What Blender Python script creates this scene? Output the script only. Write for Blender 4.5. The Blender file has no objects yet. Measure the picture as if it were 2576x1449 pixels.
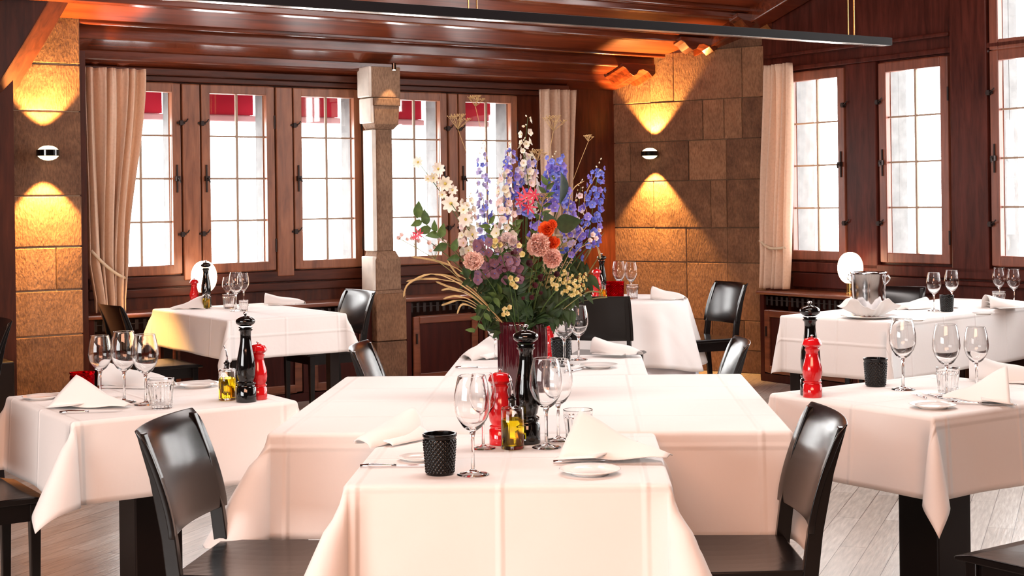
import bpy, math, random
from math import sin, cos, pi, hypot, atan2, sqrt, radians
from mathutils import Vector, Matrix
random.seed(7)
scene = bpy.context.scene
COL = scene.collection

# ------------------------------------------------------------------ camera
FPX, PX0, PY0, ROLL, EYE = 3610.0, 1288.0, 508.8, 0.0132, 1.45
cam_d = bpy.data.cameras.new('camera')
cam = bpy.data.objects.new('camera', cam_d); COL.objects.link(cam)
cam_d.sensor_width = 36.0
cam_d.lens = 36.0 * FPX / 2576.0
cam_d.shift_y = -(724.5 - PY0) / 2576.0
cam_d.clip_start = 0.05; cam_d.clip_end = 200
_c, _s = cos(ROLL), sin(ROLL)
cam.matrix_world = Matrix(((_c, _s, 0, 0), (0, 0, -1, 0), (-_s, _c, 0, EYE), (0, 0, 0, 1)))
cam_d.dof.use_dof = False
scene.camera = cam

# ------------------------------------------------------------------ world, exposure
world = bpy.data.worlds.new('world'); scene.world = world; world.use_nodes = True
bg = world.node_tree.nodes['Background']
bg.inputs[0].default_value = (1.0, 0.985, 0.97, 1); bg.inputs[1].default_value = 13
vs = scene.view_settings
vs.view_transform = 'Standard'; vs.look = 'None'; vs.exposure = 0.12; vs.gamma = 1.0
vs.use_curve_mapping = False
cy = scene.cycles
cy.max_bounces = 12; cy.transmission_bounces = 10; cy.transparent_max_bounces = 16
cy.diffuse_bounces = 3; cy.glossy_bounces = 5
cy.sample_clamp_indirect = 6.0
cy.use_denoising = True

# ------------------------------------------------------------------ room frame: s along the left window wall, t away from it
ANG = radians(34.0)
E1 = Vector((cos(ANG), sin(ANG), 0)); E2 = Vector((-sin(ANG), cos(ANG), 0))
def W(s, t, z=0.0): return E1 * s + E2 * t + Vector((0, 0, z))
def ray(px, py):
    u = (px - PX0) / FPX; v = (PY0 - py) / FPX
    return Vector((u * _c + v * _s, 1.0, -u * _s + v * _c))
def at_z(px, py, z):
    r = ray(px, py); k = (z - EYE) / r.z
    return Vector((r.x * k, k, z))
def at_y(px, py, y):
    r = ray(px, py); return Vector((r.x * y, y, EYE + r.z * y))
def st(p): return (p.dot(E1), p.dot(E2))
def on_t(px, py, t):                       # point on the plane t = const, as (s, z)
    r = ray(px, py); k = t / r.dot(E2); return (r.dot(E1) * k, EYE + r.z * k)
def on_s(px, py, s):                       # point on the plane s = const, as (t, z)
    r = ray(px, py); k = s / r.dot(E1); return (r.dot(E2) * k, EYE + r.z * k)

# ------------------------------------------------------------------ lights
def area(name, loc, target, sx, sy, energy, color):
    d = bpy.data.lights.new(name, 'AREA'); d.shape = 'RECTANGLE'; d.size = sx; d.size_y = sy
    d.energy = energy; d.color = color
    o = bpy.data.objects.new(name, d); COL.objects.link(o); o.location = loc
    o.rotation_euler = (Vector(target) - Vector(loc)).to_track_quat('-Z', 'Y').to_euler(); return o
def spot(name, loc, target, energy, color, ang, blend=0.15, r=0.012):
    d = bpy.data.lights.new(name, 'SPOT'); d.energy = energy; d.color = color
    d.spot_size = radians(ang); d.spot_blend = blend; d.shadow_soft_size = r
    o = bpy.data.objects.new(name, d); COL.objects.link(o); o.location = loc
    o.rotation_euler = (Vector(target) - Vector(loc)).to_track_quat('-Z', 'Y').to_euler(); return o
def point(name, loc, energy, color, r=0.05):
    d = bpy.data.lights.new(name, 'POINT'); d.energy = energy; d.color = color; d.shadow_soft_size = r
    o = bpy.data.objects.new(name, d); COL.objects.link(o); o.location = loc; return o
# unseen fill lights, added to warm the cloth fronts and whiten the table tops
area('fill_light', (-0.6, -0.6, 3.1), (0.0, 4.5, 0.4), 3.6, 1.2, 190, (1.0, 0.50, 0.31))
area('fill_light', (0.3, 4.6, 4.0), (0.3, 4.7, 0.0), 3.0, 0.5, 85, (1.0, .90, .84))
area('fill_light', (0.9, 8.0, 3.4), (0.9, 8.2, 0.0), 3.0, 0.5, 70, (1.0, .92, .88))
# daylight portals, just outside the window openings
def portal(loc, target, sx, sy):
    o = area('daylight_portal', loc, target, sx, sy, 1, (1, 1, 1)); o.data.cycles.is_portal = True
TW, SR = 9.98, 8.36                                # planes of the left and of the right window wall
portal(W(5.2, TW + .25, 1.65), W(5.2, 0, 1.65), 5.6, 1.4)
portal(W(SR + .25, 3.2, 2.6), W(0, 3.2, 2.6), 9.5, 3.4)
portal(W(-4.1, 2.5, 1.7), W(5, 2.5, 1.7), 4.0, 1.6)

# ------------------------------------------------------------------ materials
MATS = {}
def new_mat(name):
    m = bpy.data.materials.new(name); m.use_nodes = True
    nt = m.node_tree; return m, nt, nt.nodes, nt.links, nt.nodes['Principled BSDF']
def plain(name, col, rough=0.5, metal=0.0, coat=0.0, emis=None, es=0.0, spec=0.5, var=0.0, vscale=40, bump=0.0):
    if name in MATS: return MATS[name]
    m, nt, N, L, b = new_mat(name)
    b.inputs['Base Color'].default_value = (*col, 1); b.inputs['Roughness'].default_value = rough
    b.inputs['Metallic'].default_value = metal; b.inputs['Coat Weight'].default_value = coat
    b.inputs['Specular IOR Level'].default_value = spec
    if emis: b.inputs['Emission Color'].default_value = (*emis, 1); b.inputs['Emission Strength'].default_value = es
    if var or bump:
        tc = N.new('ShaderNodeTexCoord'); n = N.new('ShaderNodeTexNoise'); n.inputs['Scale'].default_value = vscale
        n.inputs['Detail'].default_value = 5; L.new(tc.outputs['Object'], n.inputs['Vector'])
        if var:
            r = N.new('ShaderNodeValToRGB'); r.color_ramp.elements[0].position = .3; r.color_ramp.elements[1].position = .7
            r.color_ramp.elements[0].color = (*[c * (1 - var) for c in col], 1)
            r.color_ramp.elements[1].color = (*[min(1, c * (1 + var)) for c in col], 1)
            L.new(n.outputs['Fac'], r.inputs[0]); L.new(r.outputs[0], b.inputs['Base Color'])
        if bump:
            bp = N.new('ShaderNodeBump'); bp.inputs['Strength'].default_value = bump; bp.inputs['Distance'].default_value = .002
            L.new(n.outputs['Fac'], bp.inputs['Height']); L.new(bp.outputs[0], b.inputs['Normal'])
    MATS[name] = m; return m
def wood(name, c1, c2, grain=(1, 14, 14), rough=0.3, scale=3.0, knots=True, coat=0.0, spec=.5):
    if name in MATS: return MATS[name]
    m, nt, N, L, b = new_mat(name)
    tc = N.new('ShaderNodeTexCoord'); mp = N.new('ShaderNodeMapping'); mp.inputs['Scale'].default_value = grain
    L.new(tc.outputs['Object'], mp.inputs[0])
    n = N.new('ShaderNodeTexNoise'); n.inputs['Scale'].default_value = scale; n.inputs['Detail'].default_value = 8
    n.inputs['Roughness'].default_value = .6; n.inputs['Distortion'].default_value = .6; L.new(mp.outputs[0], n.inputs['Vector'])
    n2 = N.new('ShaderNodeTexNoise'); n2.inputs['Scale'].default_value = 1.7; n2.inputs['Detail'].default_value = 3
    L.new(tc.outputs['Object'], n2.inputs['Vector'])
    mx = N.new('ShaderNodeMath'); mx.operation = 'ADD'; mm = N.new('ShaderNodeMath'); mm.operation = 'MULTIPLY'
    mm.inputs[1].default_value = .45; L.new(n2.outputs['Fac'], mm.inputs[0]); L.new(n.outputs['Fac'], mx.inputs[0]); L.new(mm.outputs[0], mx.inputs[1])
    r = N.new('ShaderNodeValToRGB'); r.color_ramp.elements[0].position = .48; r.color_ramp.elements[1].position = .98
    r.color_ramp.elements[0].color = (*c1, 1); r.color_ramp.elements[1].color = (*c2, 1)
    L.new(mx.outputs[0], r.inputs[0]); L.new(r.outputs[0], b.inputs['Base Color'])
    b.inputs['Roughness'].default_value = rough; b.inputs['Coat Weight'].default_value = coat; b.inputs['Coat Roughness'].default_value = .12
    b.inputs['Specular IOR Level'].default_value = spec
    bp = N.new('ShaderNodeBump'); bp.inputs['Strength'].default_value = .25; bp.inputs['Distance'].default_value = .003
    L.new(n.outputs['Fac'], bp.inputs['Height']); L.new(bp.outputs[0], b.inputs['Normal'])
    MATS[name] = m; return m
def stone(name, c1, c2, rough=.85):
    if name in MATS: return MATS[name]
    m, nt, N, L, b = new_mat(name)
    tc = N.new('ShaderNodeTexCoord'); n = N.new('ShaderNodeTexNoise'); n.inputs['Scale'].default_value = 5; n.inputs['Detail'].default_value = 10
    n.inputs['Roughness'].default_value = .7; L.new(tc.outputs['Object'], n.inputs['Vector'])
    g = N.new('ShaderNodeNewGeometry'); ad = N.new('ShaderNodeMath'); ad.operation = 'MULTIPLY_ADD'
    ad.inputs[1].default_value = .45; L.new(g.outputs['Random Per Island'], ad.inputs[0]); L.new(n.outputs['Fac'], ad.inputs[2])
    r = N.new('ShaderNodeValToRGB'); r.color_ramp.elements[0].position = .4; r.color_ramp.elements[1].position = 1.0
    r.color_ramp.elements[0].color = (*c1, 1); r.color_ramp.elements[1].color = (*c2, 1)
    L.new(ad.outputs[0], r.inputs[0])
    n3 = N.new('ShaderNodeTexNoise'); n3.inputs['Scale'].default_value = 90; n3.inputs['Detail'].default_value = 4
    mp = N.new('ShaderNodeMapping'); mp.inputs['Scale'].default_value = (1, 1, .35); mp.inputs['Rotation'].default_value = (.5, .4, 0)
    L.new(tc.outputs['Object'], mp.inputs[0]); L.new(mp.outputs[0], n3.inputs['Vector'])
    mixc = N.new('ShaderNodeMix'); mixc.data_type = 'RGBA'; mixc.blend_type = 'MULTIPLY'; mixc.inputs['Factor'].default_value = .5
    r2 = N.new('ShaderNodeValToRGB'); r2.color_ramp.elements[0].position = .36; r2.color_ramp.elements[1].position = .6
    r2.color_ramp.elements[0].color = (.35, .3, .25, 1); L.new(n3.outputs['Fac'], r2.inputs[0])
    L.new(r.outputs[0], mixc.inputs['A']); L.new(r2.outputs[0], mixc.inputs['B']); L.new(mixc.outputs['Result'], b.inputs['Base Color'])
    b.inputs['Roughness'].default_value = rough
    bp = N.new('ShaderNodeBump'); bp.inputs['Strength'].default_value = .7; bp.inputs['Distance'].default_value = .008
    mx = N.new('ShaderNodeMath'); mx.operation = 'ADD'; L.new(n3.outputs['Fac'], mx.inputs[0]); L.new(n.outputs['Fac'], mx.inputs[1])
    L.new(mx.outputs[0], bp.inputs['Height']); L.new(bp.outputs[0], b.inputs['Normal'])
    MATS[name] = m; return m
def cloth(name, col, step=.18, strength=.55, rough=.75):
    if name in MATS: return MATS[name]
    m, nt, N, L, b = new_mat(name)
    b.inputs['Base Color'].default_value = (*col, 1); b.inputs['Roughness'].default_value = rough
    b.inputs['Sheen Weight'].default_value = .15
    uv = N.new('ShaderNodeUVMap'); sep = N.new('ShaderNodeSeparateXYZ'); L.new(uv.outputs[0], sep.inputs[0])
    hs = []
    for ax in (0, 1):                        # pressed folds: alternating ridges along both directions of the linen
        pp = N.new('ShaderNodeMath'); pp.operation = 'PINGPONG'; pp.inputs[1].default_value = step
        L.new(sep.outputs[ax], pp.inputs[0])
        mr = N.new('ShaderNodeMapRange'); mr.inputs['From Min'].default_value = 0; mr.inputs['From Max'].default_value = .014 
        mr.inputs['To Min'].default_value = 1; mr.inputs['To Max'].default_value = 0; mr.interpolation_type = 'SMOOTHSTEP'
        L.new(pp.outputs[0], mr.inputs[0]); hs.append(mr)
    a = N.new('ShaderNodeMath'); a.operation = 'ADD'; L.new(hs[0].outputs[0], a.inputs[0]); L.new(hs[1].outputs[0], a.inputs[1])
    n = N.new('ShaderNodeTexNoise'); n.inputs['Scale'].default_value = 7; n.inputs['Detail'].default_value = 4; L.new(uv.outputs[0], n.inputs['Vector'])
    a2 = N.new('ShaderNodeMath'); a2.operation = 'MULTIPLY_ADD'; a2.inputs[1].default_value = 1.2; L.new(n.outputs['Fac'], a2.inputs[0]); L.new(a.outputs[0], a2.inputs[2])
    bp = N.new('ShaderNodeBump'); bp.inputs['Strength'].default_value = strength; bp.inputs['Distance'].default_value = .0055
    L.new(a2.outputs[0], bp.inputs['Height']); L.new(bp.outputs[0], b.inputs['Normal'])
    MATS[name] = m; return m
def glass(name, col=(1, 1, 1), ior=1.45, rough=0.0):
    if name in MATS: return MATS[name]
    m, nt, N, L, b = new_mat(name); N.remove(b)
    g = N.new('ShaderNodeBsdfGlass'); g.inputs['Color'].default_value = (*col, 1); g.inputs['IOR'].default_value = ior
    g.inputs['Roughness'].default_value = rough
    L.new(g.outputs[0], N['Material Output'].inputs[0]); MATS[name] = m; return m
def pane_glass(name):
    if name in MATS: return MATS[name]
    m, nt, N, L, b = new_mat(name); N.remove(b)
    t = N.new('ShaderNodeBsdfTransparent'); g = N.new('ShaderNodeBsdfGlossy'); g.inputs['Roughness'].default_value = .02
    mx = N.new('ShaderNodeMixShader'); mx.inputs[0].default_value = .06
    L.new(t.outputs[0], mx.inputs[1]); L.new(g.outputs[0], mx.inputs[2]); L.new(mx.outputs[0], N['Material Output'].inputs[0])
    MATS[name] = m; return m
def petal(name, col, col2=None, trans=.35):
    if name in MATS: return MATS[name]
    m, nt, N, L, b = new_mat(name)
    b.inputs['Roughness'].default_value = .6
    tc = N.new('ShaderNodeTexCoord'); n = N.new('ShaderNodeTexNoise'); n.inputs['Scale'].default_value = 55; L.new(tc.outputs['Object'], n.inputs['Vector'])
    oi = N.new('ShaderNodeObjectInfo'); ad = N.new('ShaderNodeMath'); ad.operation = 'MULTIPLY_ADD'; ad.inputs[1].default_value = .5
    L.new(oi.outputs['Random'], ad.inputs[0]); L.new(n.outputs['Fac'], ad.inputs[2])
    r = N.new('ShaderNodeValToRGB'); r.color_ramp.elements[0].position = .4; r.color_ramp.elements[1].position = 1.0
    r.color_ramp.elements[0].color = (*col, 1); r.color_ramp.elements[1].color = (*(col2 or [min(1, c * 1.3) for c in col]), 1)
    L.new(ad.outputs[0], r.inputs[0]); L.new(r.outputs[0], b.inputs['Base Color'])
    tl = N.new('ShaderNodeBsdfTranslucent'); L.new(r.outputs[0], tl.inputs[0])
    mx = N.new('ShaderNodeMixShader'); mx.inputs[0].default_value = trans
    L.new(b.outputs[0], mx.inputs[1]); L.new(tl.outputs[0], mx.inputs[2]); L.new(mx.outputs[0], N['Material Output'].inputs[0])
    MATS[name] = m; return m

M_WOODS = wood('wood_panel', (.030, .007, .004), (.11, .028, .013), (1, 1, .12), .36, 24, spec=.25)
M_WOODH = wood('wood_panel_horizontal', (.030, .007, .004), (.11, .028, .013), (.12, 1, 1), .36, 24, spec=.25)
M_WOODT = wood('wood_panel_dark', (.028, .005, .004), (.065, .012, .008), (1, 1, .12), .32, 24, spec=.2)
M_WOODR = wood('wood_panel_side', (.028, .006, .004), (.105, .024, .016), (1, 1, .12), .34, 24, spec=.12)
M_SASH = wood('wood_sash', (.13, .042, .02), (.34, .13, .062), (1, 1, .12), .35, 24)
M_SASHR = wood('wood_sash_right', (.10, .028, .016), (.26, .08, .045), (1, 1, .12), .35, 24)
M_BEAM = wood('wood_beam', (.05, .010, .004), (.22, .046, .017), (.1, 1.4, 1.4), .19, 16, spec=.5, coat=.35)
M_PLANK = wood('wood_ceiling_plank', (.07, .013, .005), (.24, .050, .018), (.12, 1.6, 1.6), .4, 9, spec=.13)
M_POST = wood('wood_dark_post', (.03, .008, .005), (.10, .025, .012), (1, 1, .12), .45, 20, spec=.25)
M_COVER = wood('wood_cover', (.09, .022, .011), (.27, .085, .038), (.12, .12, 1), .28, 20)
M_STONE = stone('sandstone', (.10, .045, .024), (.34, .18, .095))
M_STONED = stone('sandstone_rough', (.13, .09, .065), (.30, .2, .14))
M_STONEC = stone('sandstone_pale', (.18, .10, .06), (.40, .25, .16))
M_MORTAR = plain('mortar', (.30, .20, .13), .9)
M_CLOTH = cloth('white_linen', (.86, .825, .81))
M_NAP = cloth('napkin_linen', (.86, .83, .81), .4, .25)
M_CHAIR = wood('black_lacquer', (.0025, .0016, .0016), (.006, .004, .004), (.2, .2, .2), .22, 10, spec=.45)
M_TLEG = plain('table_wood', (.010, .005, .004), .4, spec=.3)
M_BLACK = plain('black_gloss', (.003, .003, .003), .07, coat=.3)
M_BLACKM = plain('black_glass', (.003, .003, .003), .14, spec=.35)
M_RED = plain('red_gloss', (.62, .008, .012), .12, coat=.6)
M_STEEL = plain('steel', (.82, .82, .84), .12, 1.0)
M_IRON = plain('wrought_iron', (.03, .02, .018), .5, .6)
M_BRASS = plain('brass', (.75, .45, .16), .22, 1.0)
M_WHITE = plain('porcelain', (.88, .86, .84), .12)
M_GLASS = glass('clear_glass')
M_GRED = glass('red_glass', (.75, .02, .05))
M_OIL = glass('olive_oil', (.96, .80, .10), 1.33)
M_PANE = pane_glass('window_glass')
M_LEAD = plain('glazing_lead', (.34, .24, .17), .5)
M_GLOBE = plain('opal_globe', (.9, .8, .7), .3, emis=(1.0, .68, .44), es=8)
M_CURT = plain('curtain_linen', (.55, .40, .30), .8, var=.12, vscale=25)
M_CURTL = petal('curtain_translucent', (.70, .49, .35), (.84, .63, .48), .26)
M_ROPE = plain('curtain_cord', (.62, .5, .36), .8)

# ------------------------------------------------------------------ mesh building
class MB:
    def __init__(s): s.v = []; s.f = []; s.uv = None
    def add(s, vs, fs, M=None):
        o = len(s.v)
        s.v += [tuple(M @ Vector(v)) if M else tuple(v) for v in vs]
        s.f += [tuple(o + i for i in f) for f in fs]; return s
    def box(s, x0, x1, y0, y1, z0, z1, M=None):
        v = [(x0, y0, z0), (x1, y0, z0), (x1, y1, z0), (x0, y1, z0), (x0, y0, z1), (x1, y0, z1), (x1, y1, z1), (x0, y1, z1)]
        return s.add(v, [(3, 2, 1, 0), (4, 5, 6, 7), (0, 1, 5, 4), (1, 2, 6, 5), (2, 3, 7, 6), (3, 0, 4, 7)], M)
    def hexa(s, b, t, M=None):               # bottom quad, top quad (both counter clockwise from above)
        return s.add(list(b) + list(t), [(3, 2, 1, 0), (4, 5, 6, 7), (0, 1, 5, 4), (1, 2, 6, 5), (2, 3, 7, 6), (3, 0, 4, 7)], M)
    def lathe(s, prof, n=32, M=None, rf=None, closed=False):
        vs = []; k = len(prof)
        for i in range(n):
            a = 2 * pi * i / n
            for (r, z) in prof:
                q = rf(a, z) if rf else 1.0
                vs.append((r * q * cos(a), r * q * sin(a), z))
        fs = []
        for i in range(n):
            j = (i + 1) % n
            for m in range(k - 1 if not closed else k):
                m2 = (m + 1) % k
                fs.append((i * k + m, j * k + m, j * k + m2, i * k + m2))
        o = s.add(vs, fs, M)
        return o
    def tube(s, pts, r, n=8, M=None, cap=True):
        P = [Vector(p) for p in pts]; R = r if isinstance(r, (list, tuple)) else [r] * len(P)
        vs = []; up = None
        for i, p in enumerate(P):
            d = (P[min(i + 1, len(P) - 1)] - P[max(i - 1, 0)])
            d = d.normalized() if d.length > 1e-9 else Vector((0, 0, 1))
            if up is None: up = Vector((0, 0, 1)) if abs(d.z) < .9 else Vector((1, 0, 0))
            x = d.cross(up).normalized(); y = x.cross(d).normalized(); up = y
            for k in range(n):
                a = 2 * pi * k / n; vs.append(p + (x * cos(a) + y * sin(a)) * R[i])
        fs = []
        for i in range(len(P) - 1):
            for k in range(n):
                k2 = (k + 1) % n; fs.append((i * n + k, i * n + k2, (i + 1) * n + k2, (i + 1) * n + k))
        if cap:
            fs.append(tuple(reversed(range(n)))); fs.append(tuple((len(P) - 1) * n + k for k in range(n)))
        return s.add(vs, fs, M)
    def prism(s, poly, y0, y1, M=None):      # poly in (x, z), extruded along y
        n = len(poly)
        v = [(x, y0, z) for x, z in poly] + [(x, y1, z) for x, z in poly]
        return s.add(v, [tuple(range(n)), tuple(reversed(range(n, 2 * n)))] + [((i + 1) % n, i, n + i, n + (i + 1) % n) for i in range(n)], M)
    def grid(s, fn, nu, nv, M=None):
        vs = [fn(i / nu, j / nv) for i in range(nu + 1) for j in range(nv + 1)]
        fs = [(i * (nv + 1) + j, (i + 1) * (nv + 1) + j, (i + 1) * (nv + 1) + j + 1, i * (nv + 1) + j + 1) for i in range(nu) for j in range(nv)]
        return s.add(vs, fs, M)
    def build(s, name, mat, parent=None, smooth=False, bevel=0.0, solid=0.0, subsurf=0, segs=2, fix=True):
        me = bpy.data.meshes.new(name); me.from_pydata(s.v, [], s.f); me.update()
        if fix:
            import bmesh
            bm = bmesh.new(); bm.from_mesh(me)
            bmesh.ops.remove_doubles(bm, verts=bm.verts, dist=1e-6)
            bmesh.ops.recalc_face_normals(bm, faces=bm.faces); bm.to_mesh(me); bm.free()
        if mat: me.materials.append(mat)
        if smooth:
            for p in me.polygons: p.use_smooth = True
        o = bpy.data.objects.new(name, me); COL.objects.link(o)
        if parent: o.parent = parent
        if bevel:
            b = o.modifiers.new('bevel', 'BEVEL'); b.width = bevel; b.segments = segs; b.limit_method = 'ANGLE'; b.angle_limit = radians(40)
        if solid:
            b = o.modifiers.new('solid', 'SOLIDIFY'); b.thickness = solid; b.offset = 0
        if subsurf:
            b = o.modifiers.new('sub', 'SUBSURF'); b.levels = subsurf; b.render_levels = subsurf
        return o
def tag(o, label=None, cat=None, group=None, kind=None):
    if label: o['label'] = label
    if cat: o['category'] = cat
    if group: o['group'] = group
    if kind: o['kind'] = kind
    return o
def thing(name, label, cat, loc=(0, 0, 0), rz=0.0, group=None, kind=None):
    o = bpy.data.objects.new(name, None); COL.objects.link(o); o.empty_display_size = .1
    o.location = loc; o.rotation_euler = (0, 0, rz); return tag(o, label, cat, group, kind)
def dup(root, loc, rz, label, group=None, scale=None):
    def cp(o, par):
        c = o.copy(); COL.objects.link(c); c.parent = par
        for ch in list(o.children): cp(ch, c)
        return c
    r = cp(root, None); r.location = loc; r.rotation_euler = (0, 0, rz); r['label'] = label
    if group: r['group'] = group
    if scale: r.scale = scale if isinstance(scale, tuple) else (scale,) * 3
    return r
def inframe(o): o.rotation_euler = (0, 0, ANG); return o
def struct(name, mb, mat, parent=None, **k):
    o = mb.build(name, mat, parent, **k)
    if not parent: inframe(o); o['kind'] = 'structure'
    return o

# ------------------------------------------------------------------ floor
def floor_mat():
    m, nt, N, L, b = new_mat('oak_floor')
    tc = N.new('ShaderNodeTexCoord'); br = N.new('ShaderNodeTexBrick')
    mp = N.new('ShaderNodeMapping'); mp.inputs['Rotation'].default_value = (0, 0, radians(-34)); L.new(tc.outputs['Object'], mp.inputs[0])
    br.inputs['Scale'].default_value = 1.0; br.inputs['Brick Width'].default_value = 1.1; br.inputs['Row Height'].default_value = .11
    br.inputs['Mortar Size'].default_value = .0015; br.inputs['Color1'].default_value = (.40, .33, .28, 1)
    br.inputs['Color2'].default_value = (.54, .48, .43, 1); br.inputs['Mortar'].default_value = (.07, .035, .02, 1); L.new(mp.outputs[0], br.inputs['Vector'])
    n = N.new('ShaderNodeTexNoise'); n.inputs['Scale'].default_value = 8; n.inputs['Detail'].default_value = 8
    mp2 = N.new('ShaderNodeMapping'); mp2.inputs['Scale'].default_value = (1, 9, 1); L.new(mp.outputs[0], mp2.inputs[0]); L.new(mp2.outputs[0], n.inputs['Vector'])
    mx = N.new('ShaderNodeMix'); mx.data_type = 'RGBA'; mx.blend_type = 'OVERLAY'; mx.inputs['Factor'].default_value = .6
    L.new(br.outputs[0], mx.inputs['A']); L.new(n.outputs['Fac'], mx.inputs['B']); L.new(mx.outputs['Result'], b.inputs['Base Color'])
    b.inputs['Roughness'].default_value = .3; b.inputs['Coat Weight'].default_value = .4; b.inputs['Coat Roughness'].default_value = .25
    bp = N.new('ShaderNodeBump'); bp.inputs['Strength'].default_value = .35; bp.inputs['Distance'].default_value = .004
    L.new(n.outputs['Fac'], bp.inputs['Height']); L.new(bp.outputs[0], b.inputs['Normal'])
    return m
struct('floor', MB().box(-4, 9.2, -4, 10.8, -.08, 0), floor_mat())

# ------------------------------------------------------------------ left window wall (plane t = TW)
def sL(px, py=450, t=TW): return on_t(px, py, t)[0]
zb, zt = 1.03, 2.275                                 # glass bottom and top
wins = []                                            # (glass left, glass right) along s
gw = sL(666) - sL(524)
pitch = sL(754) - sL(524)
g2 = sL(524)
wins = [g2 - pitch, g2, sL(754), sL(997) - .06, sL(1166)]
ST = .065                                            # stile width
def window(n, lo, hi, z0, z1, to_xyz, rows, cols=2, side=0, stile=ST, mat=M_SASH, handle=True, lat=1):
    """to_xyz maps (along, out of the wall, up) to the room frame."""
    w = thing('window_%d' % n, None, None, kind='structure'); inframe(w)
    def bx(mb, a0, a1, d0, d1, c0, c1):
        p = [to_xyz(a, d, c) for c in (c0, c1) for (a, d) in ((a0, d0), (a1, d0), (a1, d1), (a0, d1))]
        mb.hexa(p[:4], p[4:]); return mb
    f = MB()
    bx(f, lo - stile, lo, -.015, .045, z0 - stile, z1 + stile); bx(f, hi, hi + stile, -.015, .045, z0 - stile, z1 + stile)
    bx(f, lo, hi, -.015, .045, z1, z1 + stile); bx(f, lo, hi, -.015, .045, z0 - stile, z0)
    sash = f.build('sash', mat, w, bevel=.006)
    g = MB(); bx(g, lo - .01, hi + .01, .0, .004, z0 - .01, z1 + .01); g.build('pane', M_PANE, w)
    l = MB()
    for i in range(1, cols):
        a = lo + (hi - lo) * i / cols; bx(l, a - .009, a + .009, -.006, .012, z0, z1)
    for i in range(1, rows):
        c = z0 + (z1 - z0) * i / rows; bx(l, lo, hi, -.004, .010, c - .0065, c + .0065)
    l.build('glazing_bar', M_LEAD, w)
    if handle:
        a = hi + stile * .5 if lat > 0 else lo - stile * .5
        zc = (z0 + z1) / 2
        h = MB(); bx(h, a - .006, a + .006, .045, .055, zc - .1, zc + .1); bx(h, a - .016, a + .016, .045, .075, zc - .018, zc + .018)
        h.tube([to_xyz(a, .07, zc), to_xyz(a, .09, zc), to_xyz(a + .01, .095, zc - .03)], .006)
        h.build('handle', M_IRON, w, bevel=.002)
        for zz in (z0 + .22, z1 - .22):
            k = MB(); b0 = a + lat * stile * .5
            bx(k, b0 - .03, b0 + .03, .045, .056, zz - .008, zz + .008); bx(k, b0 - .012, b0 + .012, .045, .07, zz - .018, zz + .018)
            k.tube([to_xyz(b0 + .01, .06, zz), to_xyz(b0 + .035, .068, zz + .012), to_xyz(b0 + .05, .06, zz + .03)], .005)
            k.build('latch', M_IRON, w, bevel=.002)
        b0 = (lo - stile) if lat > 0 else (hi + stile)
        for zz in (z0 + .12, z1 - .2):
            k = MB(); k.tube([to_xyz(b0, .045, zz - .05), to_xyz(b0, .045, zz + .05)], .007); k.build('hinge', M_IRON, w)
    return w
toL = lambda a, d, c: (a, TW - d, c)
for i, g in enumerate(wins):
    window(i + 1, g, g + gw, zb, zt, toL, 4, lat=1 if i in (0, 3) else -1)
# wall frame around them
fr = MB(); z_lo, z_hi = zb - ST, zt + ST
edges = [-4.0]
for g in wins: edges += [g - ST, g + gw + ST]
edges += [9.0]
posts = MB(); TH = .05
wl = MB()
for a, b in zip(edges[0::2], edges[1::2]):
    wl.box(a, b, TW, TW + TH, z_lo, z_hi)
wl.box(-4, 9.0, TW, TW + TH, 0, z_lo); wl.box(-4, 9.0, TW, TW + TH, z_hi, 3.2)
struct('wall_left', wl, M_WOODS)
tr = MB()                                            # posts between the sashes
for a, b in list(zip(edges[0::2], edges[1::2]))[1:-1]:
    if b - a > .25: continue
    c = (a + b) / 2; wdt = max(.03, (b - a) / 2 - .012)
    tr.box(c - wdt, c + wdt, TW - .05, TW, z_lo - .05, z_hi)
struct('trim_1', tr, M_SASH, bevel=.008)
tr = MB(); a0, a1 = edges[1] - .1, edges[-2] + .1
tr.box(a0, a1, TW - .04, TW, z_lo - .09, z_lo - .012); tr.box(a0, a1, TW - .025, TW, z_lo - .16, z_lo - .1)
struct('trim_2', tr, M_WOODH, bevel=.006)
tr = MB(); tr.box(a0 - .6, a1 + .4, TW - .06, TW, z_hi + .01, z_hi + .05); tr.box(a0 - .6, a1 + .4, TW - .10, TW, z_hi + .05, z_hi + .1)
struct('trim_3', tr, M_WOODH, bevel=.006)

# stone piers outside the window reveals, and red awnings
stone_out = plain('exterior_limestone', (.12, .12, .12), .8, var=.2, vscale=12)
M_AWN = plain('awning_fabric', (.62, .010, .05), .7)
M_AWNW = plain('awning_box', (.75, .45, .5), .4)
for i, g in enumerate(wins[:5]):
    px_l = g - .1
    a = thing('awning', 'red roller awning outside the %s window of the left wall' % ('first', 'second', 'third', 'fourth', 'fifth')[i], 'awning',
              W(g, TW, 0), ANG, 'red awnings outside the left windows')
    m = MB(); m.box(-.02, 1.22 * gw, .42, .5, 2.155, 2.62); m.build('fabric', M_AWN, a)
    m = MB(); m.box(-.03, 1.26 * gw, .40, .52, 2.10, 2.15); m.build('rail', M_AWNW, a, bevel=.01)
for i, g in enumerate(wins[:5]):
    m = MB(); m.box(g + gw + .045, g + gw + .12, TW + .06, TW + .26, .6, 2.9)
    o = struct('wall_outside_pier', m, stone_out); tag(o, 'pale stone pier outside the window', None)

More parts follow.
